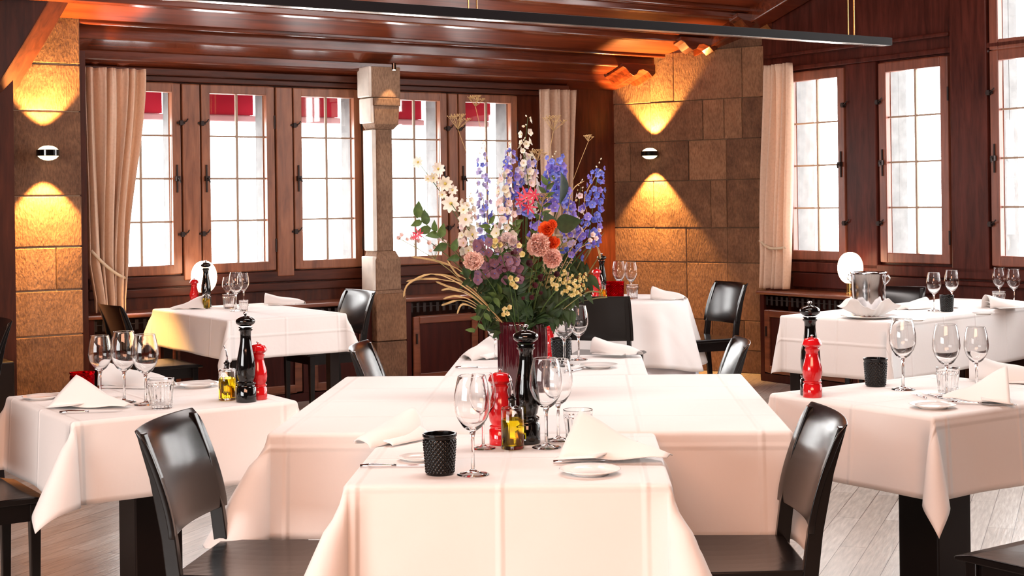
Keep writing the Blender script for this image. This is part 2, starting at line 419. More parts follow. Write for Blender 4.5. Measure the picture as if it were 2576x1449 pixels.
# ------------------------------------------------------------------ radiator cover along the left wall
def cover(name, label, cat, a0, a1, front, back, H, panels, to, gmat=M_COVER, pmat=M_WOODT):
    c = thing(name, label, cat); inframe(c)
    def bx(mb, p0, p1, d0, d1, c0, c1):
        p = [to(a, d, z) for z in (c0, c1) for (a, d) in ((p0, d0), (p1, d0), (p1, d1), (p0, d1))]
        mb.hexa(p[:4], p[4:]); return mb
    D = back - front
    bx(MB(), a0 - .02, a1, -.03, D, H - .03, H).build('top_board', gmat, c, bevel=.010)
    b = MB()
    bx(b, a0, a1, .0, .03, .0, .06); bx(b, a0, a0 + .045, 0, .03, .06, H - .03)
    xs = [a0 + .045 + (a1 - a0 - .045) * i / panels for i in range(panels + 1)]
    for i in range(panels): bx(b, xs[i + 1] - .045, xs[i + 1], 0, .03, .06, H - .03)
    bx(b, a0, a0 + .02, .03, D - .02, 0, H - .03)
    b.build('carcass', pmat, c, bevel=.003)
    for i in range(panels):
        l, r = xs[i] + .012, xs[i + 1] - .057
        p = MB(); q = .055; zt_ = H - .15
        bx(p, l, l + q, -.012, .012, .075, zt_); bx(p, r - q, r, -.012, .012, .075, zt_); bx(p, l + q, r - q, -.012, .012, zt_ - q, zt_); bx(p, l + q, r - q, -.012, .012, .075, .075 + q)
        d = p.build('door', gmat, c, bevel=.006)
        bx(MB(), l + q, r - q, .004, .014, .075 + q, zt_ - q).build('panel', pmat, d)
        k = MB(); bx(k, l + .02, l + .032, -.024, -.012, .36, .44); k.build('latch', M_IRON, d)
        g = MB(); n = max(4, int((r - l) / .055))
        for j in range(n + 1):
            a = l + (r - l) * j / n
            bx(g, a - .012, a + .012, .02, .028, H - .115, H - .045)
        bx(g, l, r, .018, .03, H - .075, H - .07)
        g.build('grille', M_IRON, c)
    return c
TC_, SC_ = 9.66, 8.04
_cl0, _cl1 = on_t(948, 850, TC_ - .06)[0], on_t(1024, 850, TC_ - .06)[0]
c_l = cover('radiator_cover', 'long wooden radiator cover under the three left windows, behind the window table', 'radiator cover', on_t(206, 500, 9.5)[0] + .08, _cl0 - .01, TC_, TW - .002, .72, 4,
      lambda a, d, z: (a, TC_ + d, z), M_COVER)
c_m = cover('radiator_cover', 'wooden radiator cover right of the stone column, behind the bouquet', 'radiator cover', _cl1 + .03, 7.55, TC_, TW - .002, .72, 3,
      lambda a, d, z: (a, TC_ + d, z), M_COVER)
c_r = cover('radiator_cover', 'panelled wooden radiator cover under the right windows carrying the globe lamp', 'radiator cover', -8.40, -.6, SC_, SR - .002, .72, 8,
      lambda a, d, z: (SC_ + d, -a, z), M_COVER)

# ------------------------------------------------------------------ right window wall (plane s = SR)
def tR(px, py=430): return on_s(px, py, SR)[0]
toR = lambda a, d, c: (SR - d, -a, c)               # along = -t
zbR, ztR = 1.035, 2.385
gA = (-tR(2003), -tR(2118)); gB = (-tR(2240), -tR(2377)); gwB = gB[1] - gB[0]
pit = gB[0] - gA[0]
gC0 = -tR(2524)
rw = [gA, gB, (gC0, gC0 + gwB), (gC0 + pit, gC0 + pit + gwB), (gC0 + 2 * pit, gC0 + 2 * pit + gwB), (gC0 + 3.2 * pit, gC0 + 3.2 * pit + gwB), (gC0 + 4.2 * pit, gC0 + 4.2 * pit + gwB)]
STR = .07
n0 = len(wins)
for i, (lo, hi) in enumerate(rw):
    window(n0 + 1 + i, lo, hi, zbR, ztR, toR, 4, mat=M_SASHR, stile=STR, lat=1 if i == 0 else -1)
# upper lights above the third window and on
for i, (lo, hi) in enumerate(rw[2:]):
    window(n0 + 8 + i, lo, hi, 2.53, 3.9, toR, 4, mat=M_SASHR, stile=STR, handle=False)
wr = MB(); ed = [-10.0]
def rb(mb, a0, a1, z0, z1, d0=-.05, d1=0.0): return mb.box(SR - d1, SR - d0, -a1, -a0, z0, z1)
for lo, hi in rw: ed += [lo - STR, hi + STR]
ed += [4.0]
for a, b in zip(ed[0::2], ed[1::2]): rb(wr, a, b, zbR - STR, ztR + STR)
rb(wr, -10, 4, 0, zbR - STR)
e2_ = [-10.0]
for lo, hi in rw[2:]: e2_ += [lo - STR, hi + STR]
e2_ += [4.0]
for a, b in zip(e2_[0::2], e2_[1::2]): rb(wr, a, b, ztR + STR, 3.97)
rb(wr, -10, 4, 3.97, 7.2)
struct('wall_right', wr, M_WOODR)
tr = MB()
for a, b in list(zip(ed[0::2], ed[1::2]))[1:-1]:
    c = (a + b) / 2; w_ = (b - a) / 2 - .02
    rb(tr, c - w_, c + w_, zbR - STR - .06, 3.4 if a > gB[1] else ztR + STR + .02, 0, .05)
struct('trim_4', tr, M_SASHR if False else M_WOODR, bevel=.01)
tr = MB(); rb(tr, -8.6, 4, ztR + STR + .02, ztR + STR + .06, 0, .045); rb(tr, -8.6, gB[1] + .09, ztR + STR + .14, ztR + STR + .17, 0, .06)
rb(tr, -8.6, 4, zbR - STR - .1, zbR - STR - .02, 0, .05); rb(tr, -8.6, 4, zbR - STR - .15, zbR - STR - .115, 0, .03)
struct('trim_5', tr, M_WOODR, bevel=.008)
tr = MB(); tr.box(SR - .04, SR, -gB[1] + .12, -gA[0] + .02, .74, .86)
struct('trim_6', tr, M_WOODT, bevel=.01)
# stone reveals outside on the far side of each right window
for i, (lo, hi) in enumerate(rw[:4]):
    m = MB(); m.box(SR + .10, SR + .34, -lo + .13, -lo + .30, .6, 3.3)
    o = struct('wall_outside_pier', m, stone_out)

# ------------------------------------------------------------------ canted stone wall with the sconce
def corner(px, s=None, t=None):
    r = ray(px, 560); k = s / r.dot(E1) if s else t / r.dot(E2); return Vector((r.x * k, r.y * k, 0))
SA = corner(1902, s=SR - .02); SB = corner(1513, t=10.12)
sd = (SB - SA); SLEN = sd.length; sdir = sd.normalized(); snor = Vector((sdir.y, -sdir.x, 0))
if snor.y > 0: snor = -snor
STONE_RZ = atan2(sdir.y, sdir.x)                      # local x runs along the wall from the right end to the corner
def on_stone(px, py):
    r = ray(px, py); k = SA.dot(snor) / r.dot(snor); p = r * k
    return ((Vector((p.x, p.y, 0)) - SA).dot(sdir), EYE + r.z * k)
def blocks(rows, mat, name, front=-.01, depth=.12, loc=None, rz=0.0, parent=None, jt=.004):
    m = MB()
    for (z0, z1, cuts) in rows:
        for a, b in zip(cuts[:-1], cuts[1:]):
            f = front - random.uniform(0, .006)
            m.box(a + jt, b - jt, f, depth, z0 + jt, z1 - jt)
    o = m.build(name, mat, parent, bevel=.005)
    if loc is not None: o.location = loc; o.rotation_euler = (0, 0, rz)
    if not parent: o['kind'] = 'structure'
    return o
zs = [on_stone(1700, y)[1] for y in (940, 872, 800, 659, 573, 455, 355, 255)]
zs = [0] + zs[1:] + [zs[-1] + .42, 3.6]
def X_(*pxs): return [on_stone(p, 500)[0] for p in pxs]
rows_px = [(1950, 1840, 1760, 1640, 1480), (1950, 1870, 1790, 1690, 1600, 1480), (1950, 1830, 1727, 1580, 1480), (1950, 1830, 1727, 1480),
           (1950, 1830, 1790, 1646, 1480), (1950, 1830, 1735, 1588, 1480), (1950, 1870, 1825, 1772, 1640, 1480), (1950, 1872, 1700, 1640, 1480), (1950, 1780, 1640, 1480), (1950, 1780, 1480)]
rws = []
for i in range(len(zs) - 1):
    rws.append((zs[i], zs[i + 1], X_(*rows_px[i])))
# local +y must point away from the room
flip = Matrix.Rotation(STONE_RZ, 3, 'Z') @ Vector((0, 1, 0))
sgn = 1 if flip.dot(snor) < 0 else -1
def stone_rows(rws, sgn):
    m = MB()
    for (z0, z1, cuts) in rws:
        for a, b in zip(cuts[:-1], cuts[1:]):
            f = -.01 - random.uniform(0, .008)
            y0, y1 = (f, .12) if sgn > 0 else (-.12, -f)
            m.box(a + .002, b - .002, y0, y1, z0 + .002, z1 - .002)
    return m
o = stone_rows(rws, sgn).build('wall_stone', M_STONE, None, bevel=.006); o.location = SA; o.rotation_euler = (0, 0, STONE_RZ); o['kind'] = 'structure'
m = MB(); m.box(-.3, SLEN + .4, .004 if sgn > 0 else -.14, .14 if sgn > 0 else -.004, 0, 3.6)
o = m.build('wall_stone_core', M_MORTAR); o.location = SA; o.rotation_euler = (0, 0, STONE_RZ); o['kind'] = 'structure'
# dark timber panel between the last curtain and the stone wall
s0, s1 = sL(1446), sL(1516)
# (the panel is the wall itself); a rail above it
# ------------------------------------------------------------------ stone pilaster at the left with its sconce
tP = 9.50
p0 = on_t(28, 500, tP)[0]; p1 = on_t(206, 500, tP)[0]
zrow = [0.0] + [on_t(120, y, tP)[1] for y in (845, 731, 622, 493, 279, 160)] + [2.75]
cutl = [(p0, p1)] * 7
m = MB(); mid = [.55, .3, .62, .45, .7, .4, .5]
for i in range(7):
    c = p0 + (p1 - p0) * mid[i]
    if i in (2,): cc = [p0, c, p1]
    else: cc = [p0, p1]
    for a, b in zip(cc[:-1], cc[1:]): m.box(a + .002, b - .002, tP - random.uniform(0, .004), TW, zrow[i] + .004, zrow[i + 1] - .004)
struct('wall_pilaster', m, M_STONE, bevel=.006)
m = MB(); m.box(p0 + .01, p1 - .01, tP + .01, TW, 0, 2.75); struct('wall_pilaster_core', m, M_MORTAR)
m = MB(); m.box(p1, p1 + .05, tP + .05, TW, 0, 2.5); struct('trim_7', m, M_POST)
m = MB(); m.box(-4, p0 - .01, tP - .12, TW, 0, 3.4); struct('wall_left_end', m, M_POST)
m = MB(); m.box(-4, 2.42, tP - .35, tP - .02, 0, .50); struct('trim_8', m, M_TLEG, bevel=.01)

# ------------------------------------------------------------------ stone column between the left windows
cs0, cs1 = on_t(948, 850, TC_ - .06)[0], on_t(1024, 850, TC_ - .06)[0]
cc_ = (cs0 + cs1) / 2; cw = (cs1 - cs0) / 2; tf = TC_ - .06
col = thing('column', None, None, kind='structure'); inframe(col)
def hx(mb, w, d, z0, z1, w2=None, d2=None, ch=0.0, back=None):
    back = tf + .24 if back is None else back
    w2 = w if w2 is None else w2; d2 = d if d2 is None else d2
    def ring(w, d, z):
        return [(cc_ - w, back, z), (cc_ - w, tf + (cw - d) + ch, z), (cc_ - w + ch, tf + (cw - d), z), (cc_ + w - ch, tf + (cw - d), z), (cc_ + w, tf + (cw - d) + ch, z), (cc_ + w, back, z)]
    a = ring(w, d, z0); b = ring(w2, d2, z1)
    mb.add(a + b, [tuple(range(5, -1, -1)), tuple(range(6, 12))] + [(i, (i + 1) % 6, 6 + (i + 1) % 6, 6 + i) for i in range(6)])
m = MB(); hx(m, cw, cw, 0, .40, back=TW); hx(m, cw, cw, .405, .765, back=TW)
m.build('column_base', M_STONE, col, bevel=.008)
m = MB(); hx(m, cw * .98, cw * .9, .765, .79, cw * .85, cw * .75); hx(m, cw * .82, cw * .72, .79, 1.02); hx(m, cw * .82, cw * .72, 1.02, 1.09, cw * .62, cw * .45)
hx(m, cw * .62, cw * .45, 1.09, 2.02, ch=.035)
m.build('column_shaft', M_STONEC, col, bevel=.006)
m = MB(); hx(m, cw * .60, cw * .42, 2.02, 2.06, cw * .8, cw * .7); hx(m, cw * .8, cw * .7, 2.06, 2.20, cw * .84, cw * .74); hx(m, cw * .88, cw * .8, 2.20, 2.26); hx(m, cw * .95, cw * .7, 2.265, 2.50)
m.build('column_capital', M_STONEC, col, bevel=.006)
m = MB(); xl_ = cc_  # separate paler strips added along the column's left face
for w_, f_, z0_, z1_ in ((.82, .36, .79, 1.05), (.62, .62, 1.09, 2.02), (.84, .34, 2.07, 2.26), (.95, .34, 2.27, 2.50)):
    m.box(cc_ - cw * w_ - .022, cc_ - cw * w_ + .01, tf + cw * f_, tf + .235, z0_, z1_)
o_ = m.build('pale_side', plain('pale_side_stone', (.80, .74, .66), .8, var=.08, vscale=14), col, bevel=.006); o_['label'] = 'pale left side of the column'

# ------------------------------------------------------------------ sloping timber ceiling
KS = .31
def zc(t): return 2.455 + KS * (10.05 - t)
S_L, S_R = -4.0, 8.0
def board(name, t0, t1, drop, thick, mat, a0=S_L, a1=S_R, bevel=.008, kind='structure', extra=None):
    m = MB()
    a1 = a1 if a1 > 9 else 8.3
    m.hexa([(a0, t0, zc(t0) - drop), (a1, t0, zc(t0) - drop), (a1, t1, zc(t1) - drop), (a0, t1, zc(t1) - drop)],
           [(a0, t0, zc(t0) - drop + thick), (a1, t0, zc(t0) - drop + thick), (a1, t1, zc(t1) - drop + thick), (a0, t1, zc(t1) - drop + thick)])
    o = struct(name, m, mat, bevel=bevel); return o
board('ceiling', -4, 10.4, -.16, .12, M_WOODT, a1=9.2)
E = [7.95, 7.9, 7.86]
board('ceiling_beam', 9.80, 10.06, .055, .22, M_BEAM, a1=7.70, bevel=.012)
board('ceiling_beam', 9.60, 9.785, .0, .2, M_BEAM, a1=7.86, bevel=.012)
board('ceiling_recess', 9.49, 9.60, -.10, .05, M_WOODT)  # dark wood strip stands in for the shadow band beside the beam
board('ceiling_beam', 9.50, 9.525, -.055, .1, M_BEAM, a1=7.97)
t = 9.49; first = True
while t > 4.5:
    board('ceiling_plank', t - .34, t - .0, -.075, .08, M_PLANK, a1=8.02, bevel=.004)
    board('ceiling_beam', t - .40, t - .355, -.015, .12, M_BEAM, a1=8.04)
    board('ceiling_beam', t - .455, t - .425, -.05, .12, M_BEAM, a1=8.05)
    t -= .48
# carved bracket ends under the boards near the stone wall
def bracket(s_, t0, t1, drop, L=.32, flip=1, h=.06):
    poly = [(0, 0), (.10, -.2), (.22, -.75), (.32, -1), (.42, -.85), (.5, -.35), (.62, -.25), (.78, -.5), (.9, -1.05), (1.0, -.6), (1.0, .4), (0, .4)]
    m = MB(); n = len(poly); vs = []
    for tt in (t0, t1):
        for (a, z) in poly: vs.append((s_ + flip * a * L, tt, zc(tt) - drop + z * h))
    m.add(vs, [tuple(range(n)), tuple(reversed(range(n, 2 * n)))] + [((i + 1) % n, i, n + i, n + (i + 1) % n) for i in range(n)])
    return struct('ceiling_bracket', m, M_BEAM, bevel=.004)
def s_stone(t):
    a, b = st(SA), st(SB); return a[0] + (b[0] - a[0]) * (t - a[1]) / (b[1] - a[1])
bracket(s_stone(9.7) - .36, 9.55, 9.80, .02, .36, 1, .075); bracket(s_stone(9.1) - .40, 9.03, 9.13, .0, .40, 1, .075)
bracket(s_stone(8.6) - .42, 8.55, 8.65, .0, .42, 1, .08); bracket(s_stone(8.3) - .05, 8.07, 8.17, .0, .36, 1, .08)
xl = on_t(225, 110, 9.7)[0]
bracket(xl, 9.62, 9.78, .0, .55, -1, .04); bracket(on_t(340, 165, 9.95)[0], 9.86, 9.95, .035, .35, -1, .03)
# rafter following the slope along the right wall
m = MB()
for (a0, a1, dr, mt) in ((8.12, 8.34, .04, 0),):
    m.hexa([(a0, 2, zc(2) - dr), (a1, 2, zc(2) - dr), (a1, 9.9, zc(9.9) - dr), (a0, 9.9, zc(9.9) - dr)],
           [(a0, 2, zc(2) + .12), (a1, 2, zc(2) + .12), (a1, 9.9, zc(9.9) + .12), (a0, 9.9, zc(9.9) + .12)])
struct('ceiling_rafter', m, M_BEAM, bevel=.01)
# diagonal brace and post at the left edge
YB = 9.05
def prism_px(name, pts, y, d, mat, off=-.10, **k):
    P = [at_y(x_, y_, y) for x_, y_ in pts]; n = len(P)
    v = [tuple(p) for p in P] + [tuple(p + Vector((off, d, 0))) for p in P]
    m = MB(); m.add(v, [tuple(range(n)), tuple(reversed(range(n, 2 * n)))] + [((i + 1) % n, i, n + i, n + (i + 1) % n) for i in range(n)])
    o = m.build(name, mat, None, **k); o['kind'] = 'structure'; return o
prism_px('ceiling_brace', [(176, -80), (124, -0), (88, 62), (52, 122), (22, 170), (-14, 228), (-40, 262), (-160, 262), (-160, -80)], YB, .22, M_POST, .05, bevel=.01)
prism_px('trim_9', [(-140, 262), (-2, 232), (6, 240), (20, 300), (22, 1000), (-140, 1000)], YB + .1, .25, M_POST, bevel=.01)
# rest of the room behind the camera, plastered, with open windows
M_PLAST = plain('warm_plaster', (.05, .022, .014), .9)
m = MB(); m.box(-4.1, -4, -4, .5, 0, 5.9); m.box(-4.1, -4, .5, 4.5, 0, .9); m.box(-4.1, -4, .5, 4.5, 2.5, 5.9); m.box(-4.1, -4, 4.5, 10.8, 0, 5.9)
struct('wall_side', m, M_PLAST)
m = MB(); m.box(-4.1, 9.2, -4.1, -4, 0, 7.2)
struct('wall_back', m, M_PLAST)

# ------------------------------------------------------------------ wall sconces
def sconce(label, loc, rz, e=330):
    """local -y points into the room"""
    w = thing('wall_sconce', label, 'wall lamp', loc, rz, 'up and down wall sconces')
    m = MB(); m.lathe([(0, .0), (.038, .0), (.038, .014), (0, .014)], 24, Matrix.Rotation(pi / 2, 4, 'X')); m.build('wall_plate', M_BLACK, w, smooth=False, bevel=.002)
    m = MB(); m.tube([(0, -.01, 0), (0, -.045, 0)], .012); m.build('arm', M_BLACK, w)
    m = MB(); m.lathe([(.068, -.020), (.075, -.020), (.075, .020), (.068, .020)], 40, Matrix.Translation((0, -.10, 0)), closed=True); m.build('ring', M_BLACK, w, bevel=.002)
    M_LENS = plain('lens', (.9, .8, .6), .1, emis=(1, .80, .5), es=2.2)
    for sg in (1, -1):
        m = MB(); pr = [(.067, sg * .014), (.064, sg * .022), (.05, sg * .036), (.028, sg * .046), (0, sg * .049)]
        m.lathe(pr, 32, Matrix.Translation((0, -.10, 0))); m.build('lens', M_LENS, w, smooth=True)
    R = Matrix.Rotation(rz, 3, 'Z')
    for sg in (1, -1):
        p = Vector(loc) + R @ Vector((0, -.10, sg * .052))
        spot('sconce_light', p, p + Vector((0, 0, sg)), e, (1.0, .50, .13), 80, .35, .02)
    return w
sx, sz = on_stone(1650, 387)
inw = 1 if sgn < 0 else -1                           # which local y points into the room
rzs = STONE_RZ if inw < 0 else STONE_RZ + pi
sconce('small black wall sconce with glass lenses on the far canted stone wall', Vector((SA.x, SA.y, 0)) + sdir * sx + snor * .012 + Vector((0, 0, sz)), rzs)
a_, z_ = on_t(120, 385, tP - .1)
sconce('small black wall sconce with glass lenses on the left stone pilaster', W(a_, tP - .01, z_), ANG)
# small spotlight over the column
cz = on_t(990, 212, tf - .1)
sl = thing('spotlight', 'tiny ceiling spotlight shining down on the stone column capital', 'spotlight', W(cc_ + .02, tf - .05, 2.47), ANG)
m = MB(); m.lathe([(0, 0), (.017, 0), (.017, .05), (0, .05)], 16); m.build('housing', M_BLACK, sl)
m = MB(); m.lathe([(0, -.001), (.012, -.001), (.012, -.004), (0, -.006)], 16); m.build('bulb', plain('lens_white', (1, 1, 1), .2, emis=(1, .95, .85), es=8), sl)
spot('spotlight_light', W(cc_ + .02, tf - .05, 2.46), W(cc_ + .02, tf - .03, 2.2), 9, (1, .6, .28), 60, .3, .008)

# ------------------------------------------------------------------ hanging linear lamp
LZ = 2.31; yE = 8.0
pe = at_y(2232, 106, yE); LANG = radians(90 - 58.1)
ll = thing('pendant_lamp', 'long black linear pendant lamp hung on thin cables under the ceiling', 'pendant lamp', pe, LANG)
LL = 5.2; HT = .042; WD = .075
MB().box(-LL, 0, -WD / 2, WD / 2, -HT / 2, HT / 2).build('bar', plain('bar_black', (.008, .006, .007), .5, spec=.15), ll, bevel=.002)
MB().box(-LL + .02, -.03, -WD / 2 + .012, WD / 2 - .012, -HT / 2 - .002, -HT / 2 + .002).build('reflector', plain('lamp_reflector', (.75, .72, .70), .22, .8), ll)
for x in (-.30, -.255, -2.70, -2.655, -4.9):
    m = MB(); m.tube([(x, 0, HT / 2), (x, 0, 1.9)], .0035, 8); m.build('cable', M_BRASS, ll)

# ------------------------------------------------------------------ curtains
def curtain(label, a0, a1, ztop, zbot, ztie, tiex, depth_axis, folds, seed, wtop, wtie, wbot, group=None, rope=(None, None)):
    """to_xyz(a, d, z); a0..a1 at the top, gathered at the tie"""
    c = thing('curtain', label, 'curtain', group=group); inframe(c)
    rnd = random.Random(seed); ph = rnd.uniform(0, 6)
    def shape(z):
        if z > ztie: k = (ztop - z) / (ztop - ztie); k = k * k * (3 - 2 * k)
        else: k = None
        if k is not None: lo = wtop[0] * (1 - k) + wtie[0] * k; hi = wtop[1] * (1 - k) + wtie[1] * k
        else:
            q = min(1, (ztie - z) / .25); lo = wtie[0] * (1 - q) + wbot[0] * q; hi = wtie[1] * (1 - q) + wbot[1] * q
        return lo, hi
    def fn(u, v):
        z = ztop + (zbot - ztop) * v
        lo, hi = shape(z); w = hi - lo
        a = lo + w * u + .010 * sin(folds * 2 * pi * u * .5 + v * 3 + ph)
        amp = .040 + .016 * v
        d = .06 + amp * sin(folds * 2 * pi * u + ph + .9 * sin(2.1 * u * pi + v * 2.2)) + .012 * sin(folds * 4.7 * pi * u + ph * 2) * (1 - .4 * v)
        if v < .03: d += .008 * sin(folds * 9 * pi * u)
        return depth_axis(a, d, z)
    m = MB(); m.grid(fn, folds * 14, 60); m.build('drape', M_CURTL, c, smooth=True, solid=.004, fix=False)
    m = MB()
    r0, r1 = rope
    pts = []
    for i in range(13):
        k = i / 12; lo, hi = r0[0], r1[0]
        pts.append(depth_axis(lo + (hi - lo) * k, .125 - .03 * abs(2 * k - 1), r0[1] + (r1[1] - r0[1]) * k - .03 * sin(pi * k)))
    m.tube(pts, .011, 10); m.build('tie_cord', M_ROPE, c, smooth=True)
    return c
dL = lambda a, d, z: (a, TC_ + .10 - d, z)
def aL(px, py): return on_t(px, py, TC_ + .05)
def zz(px, py): return aL(px, py)[1]
curtain('cream curtain at the far left, tied back beside the stone pilaster', 0, 0, zz(280, 172), .735 , zz(260, 660), 0, dL, 6, 3,
        (aL(204, 172)[0], aL(358, 180)[0]), (aL(224, 660)[0], aL(318, 700)[0]), (aL(240, 760)[0], aL(312, 760)[0]), 'cream curtains tied back beside the windows',
        rope=(aL(224, 630), aL(312, 700)))
curtain('cream curtain behind the bouquet, right of the fifth left window', 0, 0, zz(1400, 226), .735, zz(1400, 600), 0, dL, 4, 5,
        (aL(1362, 226)[0], aL(1446, 226)[0]), (aL(1372, 600)[0], aL(1440, 600)[0]), (aL(1370, 700)[0], aL(1440, 700)[0]), 'cream curtains tied back beside the windows',
        rope=(aL(1376, 590), aL(1434, 572)))
dR = lambda a, d, z: (SC_ + .16 - d, -a, z)
def aR(px, py): q = on_s(px, py, SC_ + .10); return (-q[0], q[1])
curtain('cream curtain in the right corner, tied back beside the right windows', 0, 0, aR(1950, 163)[1], .735, aR(1945, 640)[1], 0, dR, 5, 9,
        (aR(1924, 165)[0], aR(1993, 165)[0]), (aR(1912, 640)[0], aR(1984, 640)[0]), (aR(1907, 715)[0], aR(1983, 715)[0]), 'cream curtains tied back beside the windows',
        rope=(aR(1919, 605), aR(1984, 622)))

# ------------------------------------------------------------------ tables and cloths
def drape(a, b, o, z=.753, flare=.05, bulge=.34, R=.012, seed=1, rip=.006, corner=None, n_in=12, n_out=14, amp_c=(1, 1, 1, 1), clip=9):
    """cloth over a rectangular top: half sizes a, b, overhang o; returns mesh data with uv in cloth metres"""
    rnd = random.Random(seed); p1, p2 = rnd.uniform(0, 6), rnd.uniform(0, 6)
    def axis(h):
        xs = [-(h + o) + o * i / n_out for i in range(n_out)] + [-h + 2 * h * i / n_in for i in range(n_in + 1)] + [h + o * (i + 1) / n_out for i in range(n_out)]
        extra = []
        for e in (.003, .008, .014, .02): extra += [-(h + e), h + e]
        return sorted(xs + extra)
    U, V = axis(a), axis(b)
    def prof(d):
        L = R * pi / 2
        if d <= 0: return 0.0, 0.0
        if d < L: an = d / R; return R * sin(an), R * (1 - cos(an))
        return R + flare * (d - L), R + (d - L) * sqrt(1 - flare * flare)
    vs = []; uvs = []
    for u in U:
        for v in V:
            du, dv = abs(u) - a, abs(v) - b; su, sv = (1 if u > 0 else -1), (1 if v > 0 else -1)
            x, y, zz_ = min(max(u, -a), a), min(max(v, -b), b), z
            if du <= 0 and dv <= 0: pass
            elif dv <= 0:
                out, dn = prof(du); x = su * (a + out + rip * (dn / o) * (sin(9 * v + p1) + .6 * sin(17 * v + p2))); zz_ = z - dn
            elif du <= 0:
                out, dn = prof(dv); y = sv * (b + out + rip * (dn / o) * (sin(9 * u + p2) + .6 * sin(17 * u + p1))); zz_ = z - dn
            else:
                r = min(hypot(du, dv), o * clip + .12 * max(0, hypot(du, dv) - o * clip)); th = atan2(dv, du); out, dn = prof(r)
                ci = (0 if su < 0 else 1) + (0 if sv < 0 else 2); bu = bulge * amp_c[ci]
                q = bu * (sin(2 * th) ** .8) * min(1, r / (o * .35)) 
                ro = out + q * max(0, r - R); dn2 = dn * sqrt(max(.05, 1 - q * q))
                th2 = th
                x = su * (a + ro * cos(th2)); y = sv * (b + ro * sin(th2)); zz_ = z - dn2
                rr = rip * (dn / o)
                x += su * rr * (sin(9 * sv * b + p1) + .6 * sin(17 * sv * b + p2)) * max(0, 1 - dv / (o * .5)) 
                y += sv * rr * (sin(9 * su * a + p2) + .6 * sin(17 * su * a + p1)) * max(0, 1 - du / (o * .5))
            vs.append((x, y, zz_)); uvs.append((u + .017, v + .031))
    nv = len(V); fs = [(i * nv + j, (i + 1) * nv + j, (i + 1) * nv + j + 1, i * nv + j + 1) for i in range(len(U) - 1) for j in range(nv - 1)]
    return vs, fs, uvs
def mesh_uv(name, vs, fs, uvs, mat, solid=.0016):
    me = bpy.data.meshes.new(name); me.from_pydata(vs, [], fs)
    uvl = me.uv_layers.new(name='uv')
    for p in me.polygons:
        p.use_smooth = True
        for li in p.loop_indices: uvl.data[li].uv = uvs[me.loops[li].vertex_index]
    me.materials.append(mat); o = bpy.data.objects.new(name, me); COL.objects.link(o)
    if solid: b = o.modifiers.new('solid', 'SOLIDIFY'); b.thickness = solid; b.offset = 1
    return o
def table(label, clabel, cx, cy, rz, a, b, o, seed=1, leg=.035, amp=(1, 1, 1, 1), pedestal=False, flare=.05, bulge=.34, inset=.06, rip=.006, clip=9):
    t = thing('dining_table', label, 'table', (cx, cy, 0), rz, None)
    MB().box(-a, a, -b, b, .718, .748).build('tabletop', M_TLEG, t, bevel=.004)
    m = MB(); i2 = inset + .01
    for s_ in (-1, 1):
        m.box(-a + i2, a - i2, s_ * (b - i2) - .01, s_ * (b - i2) + .01, .645, .718); m.box(s_ * (a - i2) - .01, s_ * (a - i2) + .01, -b + i2, b - i2, .645, .718)
    m.build('apron', M_TLEG, t)
    if pedestal:
        MB().box(-.088, .088, -.088, .088, .03, .718).build('pedestal', M_TLEG, t, bevel=.006)
        MB().box(-.26, .26, -.26, .26, 0, .03).build('foot_plate', M_TLEG, t, bevel=.008)
    for sx_ in () if pedestal else (-1, 1):
        for sy_ in (-1, 1):
            x, y = sx_ * (a - inset), sy_ * (b - inset)
            m = MB(); q = leg * .8
            m.hexa([(x - q, y - q, .03), (x + q, y - q, .03), (x + q, y + q, .03), (x - q, y + q, .03)], [(x - leg, y - leg, .718), (x + leg, y - leg, .718), (x + leg, y + leg, .718), (x - leg, y + leg, .718)])
            l = m.build('leg', M_TLEG, t, bevel=.003)
            m = MB(); m.lathe([(0, 0), (leg * .5, 0), (leg * .5, .03), (0, .03)], 12, Matrix.Translation((x, y, 0))); m.build('foot', M_IRON, l)
    vs, fs, uvs = drape(a, b, o, seed=seed, amp_c=amp, flare=flare, bulge=bulge, rip=rip, clip=clip)
    c = mesh_uv('tablecloth', vs, fs, uvs, M_CLOTH); c.location = (cx, cy, 0); c.rotation_euler = (0, 0, rz)
    tag(c, clabel, 'tablecloth'); return t
TABZ = .7555
table('small table in the foreground hidden under a white cloth', 'white tablecloth on the small foreground table with the oil bottle', -.005, 3.93, radians(-2.6), .395, .375, .36, seed=2, bulge=.42, flare=.09)
table('large square table in the middle under the flower vase', 'white tablecloth on the large central table under the vase', .075, 5.055, radians(-3.0), .785, .70, .325, seed=3, bulge=.47, flare=.10, clip=1.12, amp=(1.1, .3, 1, 1))
table('small table behind the flower vase, covered in white', 'white tablecloth on the small table right behind the vase', .145, 6.14, radians(-3.0), .40, .36, .30, seed=4)
def stab(label, clabel, s0, s1, t0, t1, **k):
    c = W((s0 + s1) / 2, (t0 + t1) / 2); ov = k.pop('o')
    return table(label, clabel, c.x, c.y, ANG, (s1 - s0) / 2, (t1 - t0) / 2, ov, **k)
stab('black legged table at the left front under a white cloth', 'white tablecloth on the left front table with the red tumbler', 1.425, 2.205, 4.675, 5.46, o=.275, seed=5, pedestal=True, bulge=.48, amp=(1.25, 1, 1, 1))
stab('dining table by the left windows under a white cloth', 'white tablecloth on the table by the left windows', 3.45, 4.24, 8.22, 9.50, o=.25, seed=6)
stab('black legged table at the right front under a white cloth', 'white tablecloth on the right front table with a hanging corner fold', 3.64, 4.5, 3.03, 3.74, o=.27, seed=7, bulge=.36, pedestal=True)
rbang = radians(43); nb = Vector((2.10, 8.02, 0))
cb = nb + Vector((cos(rbang), sin(rbang), 0)) * .95 + Vector((-sin(rbang), cos(rbang), 0)) * .37
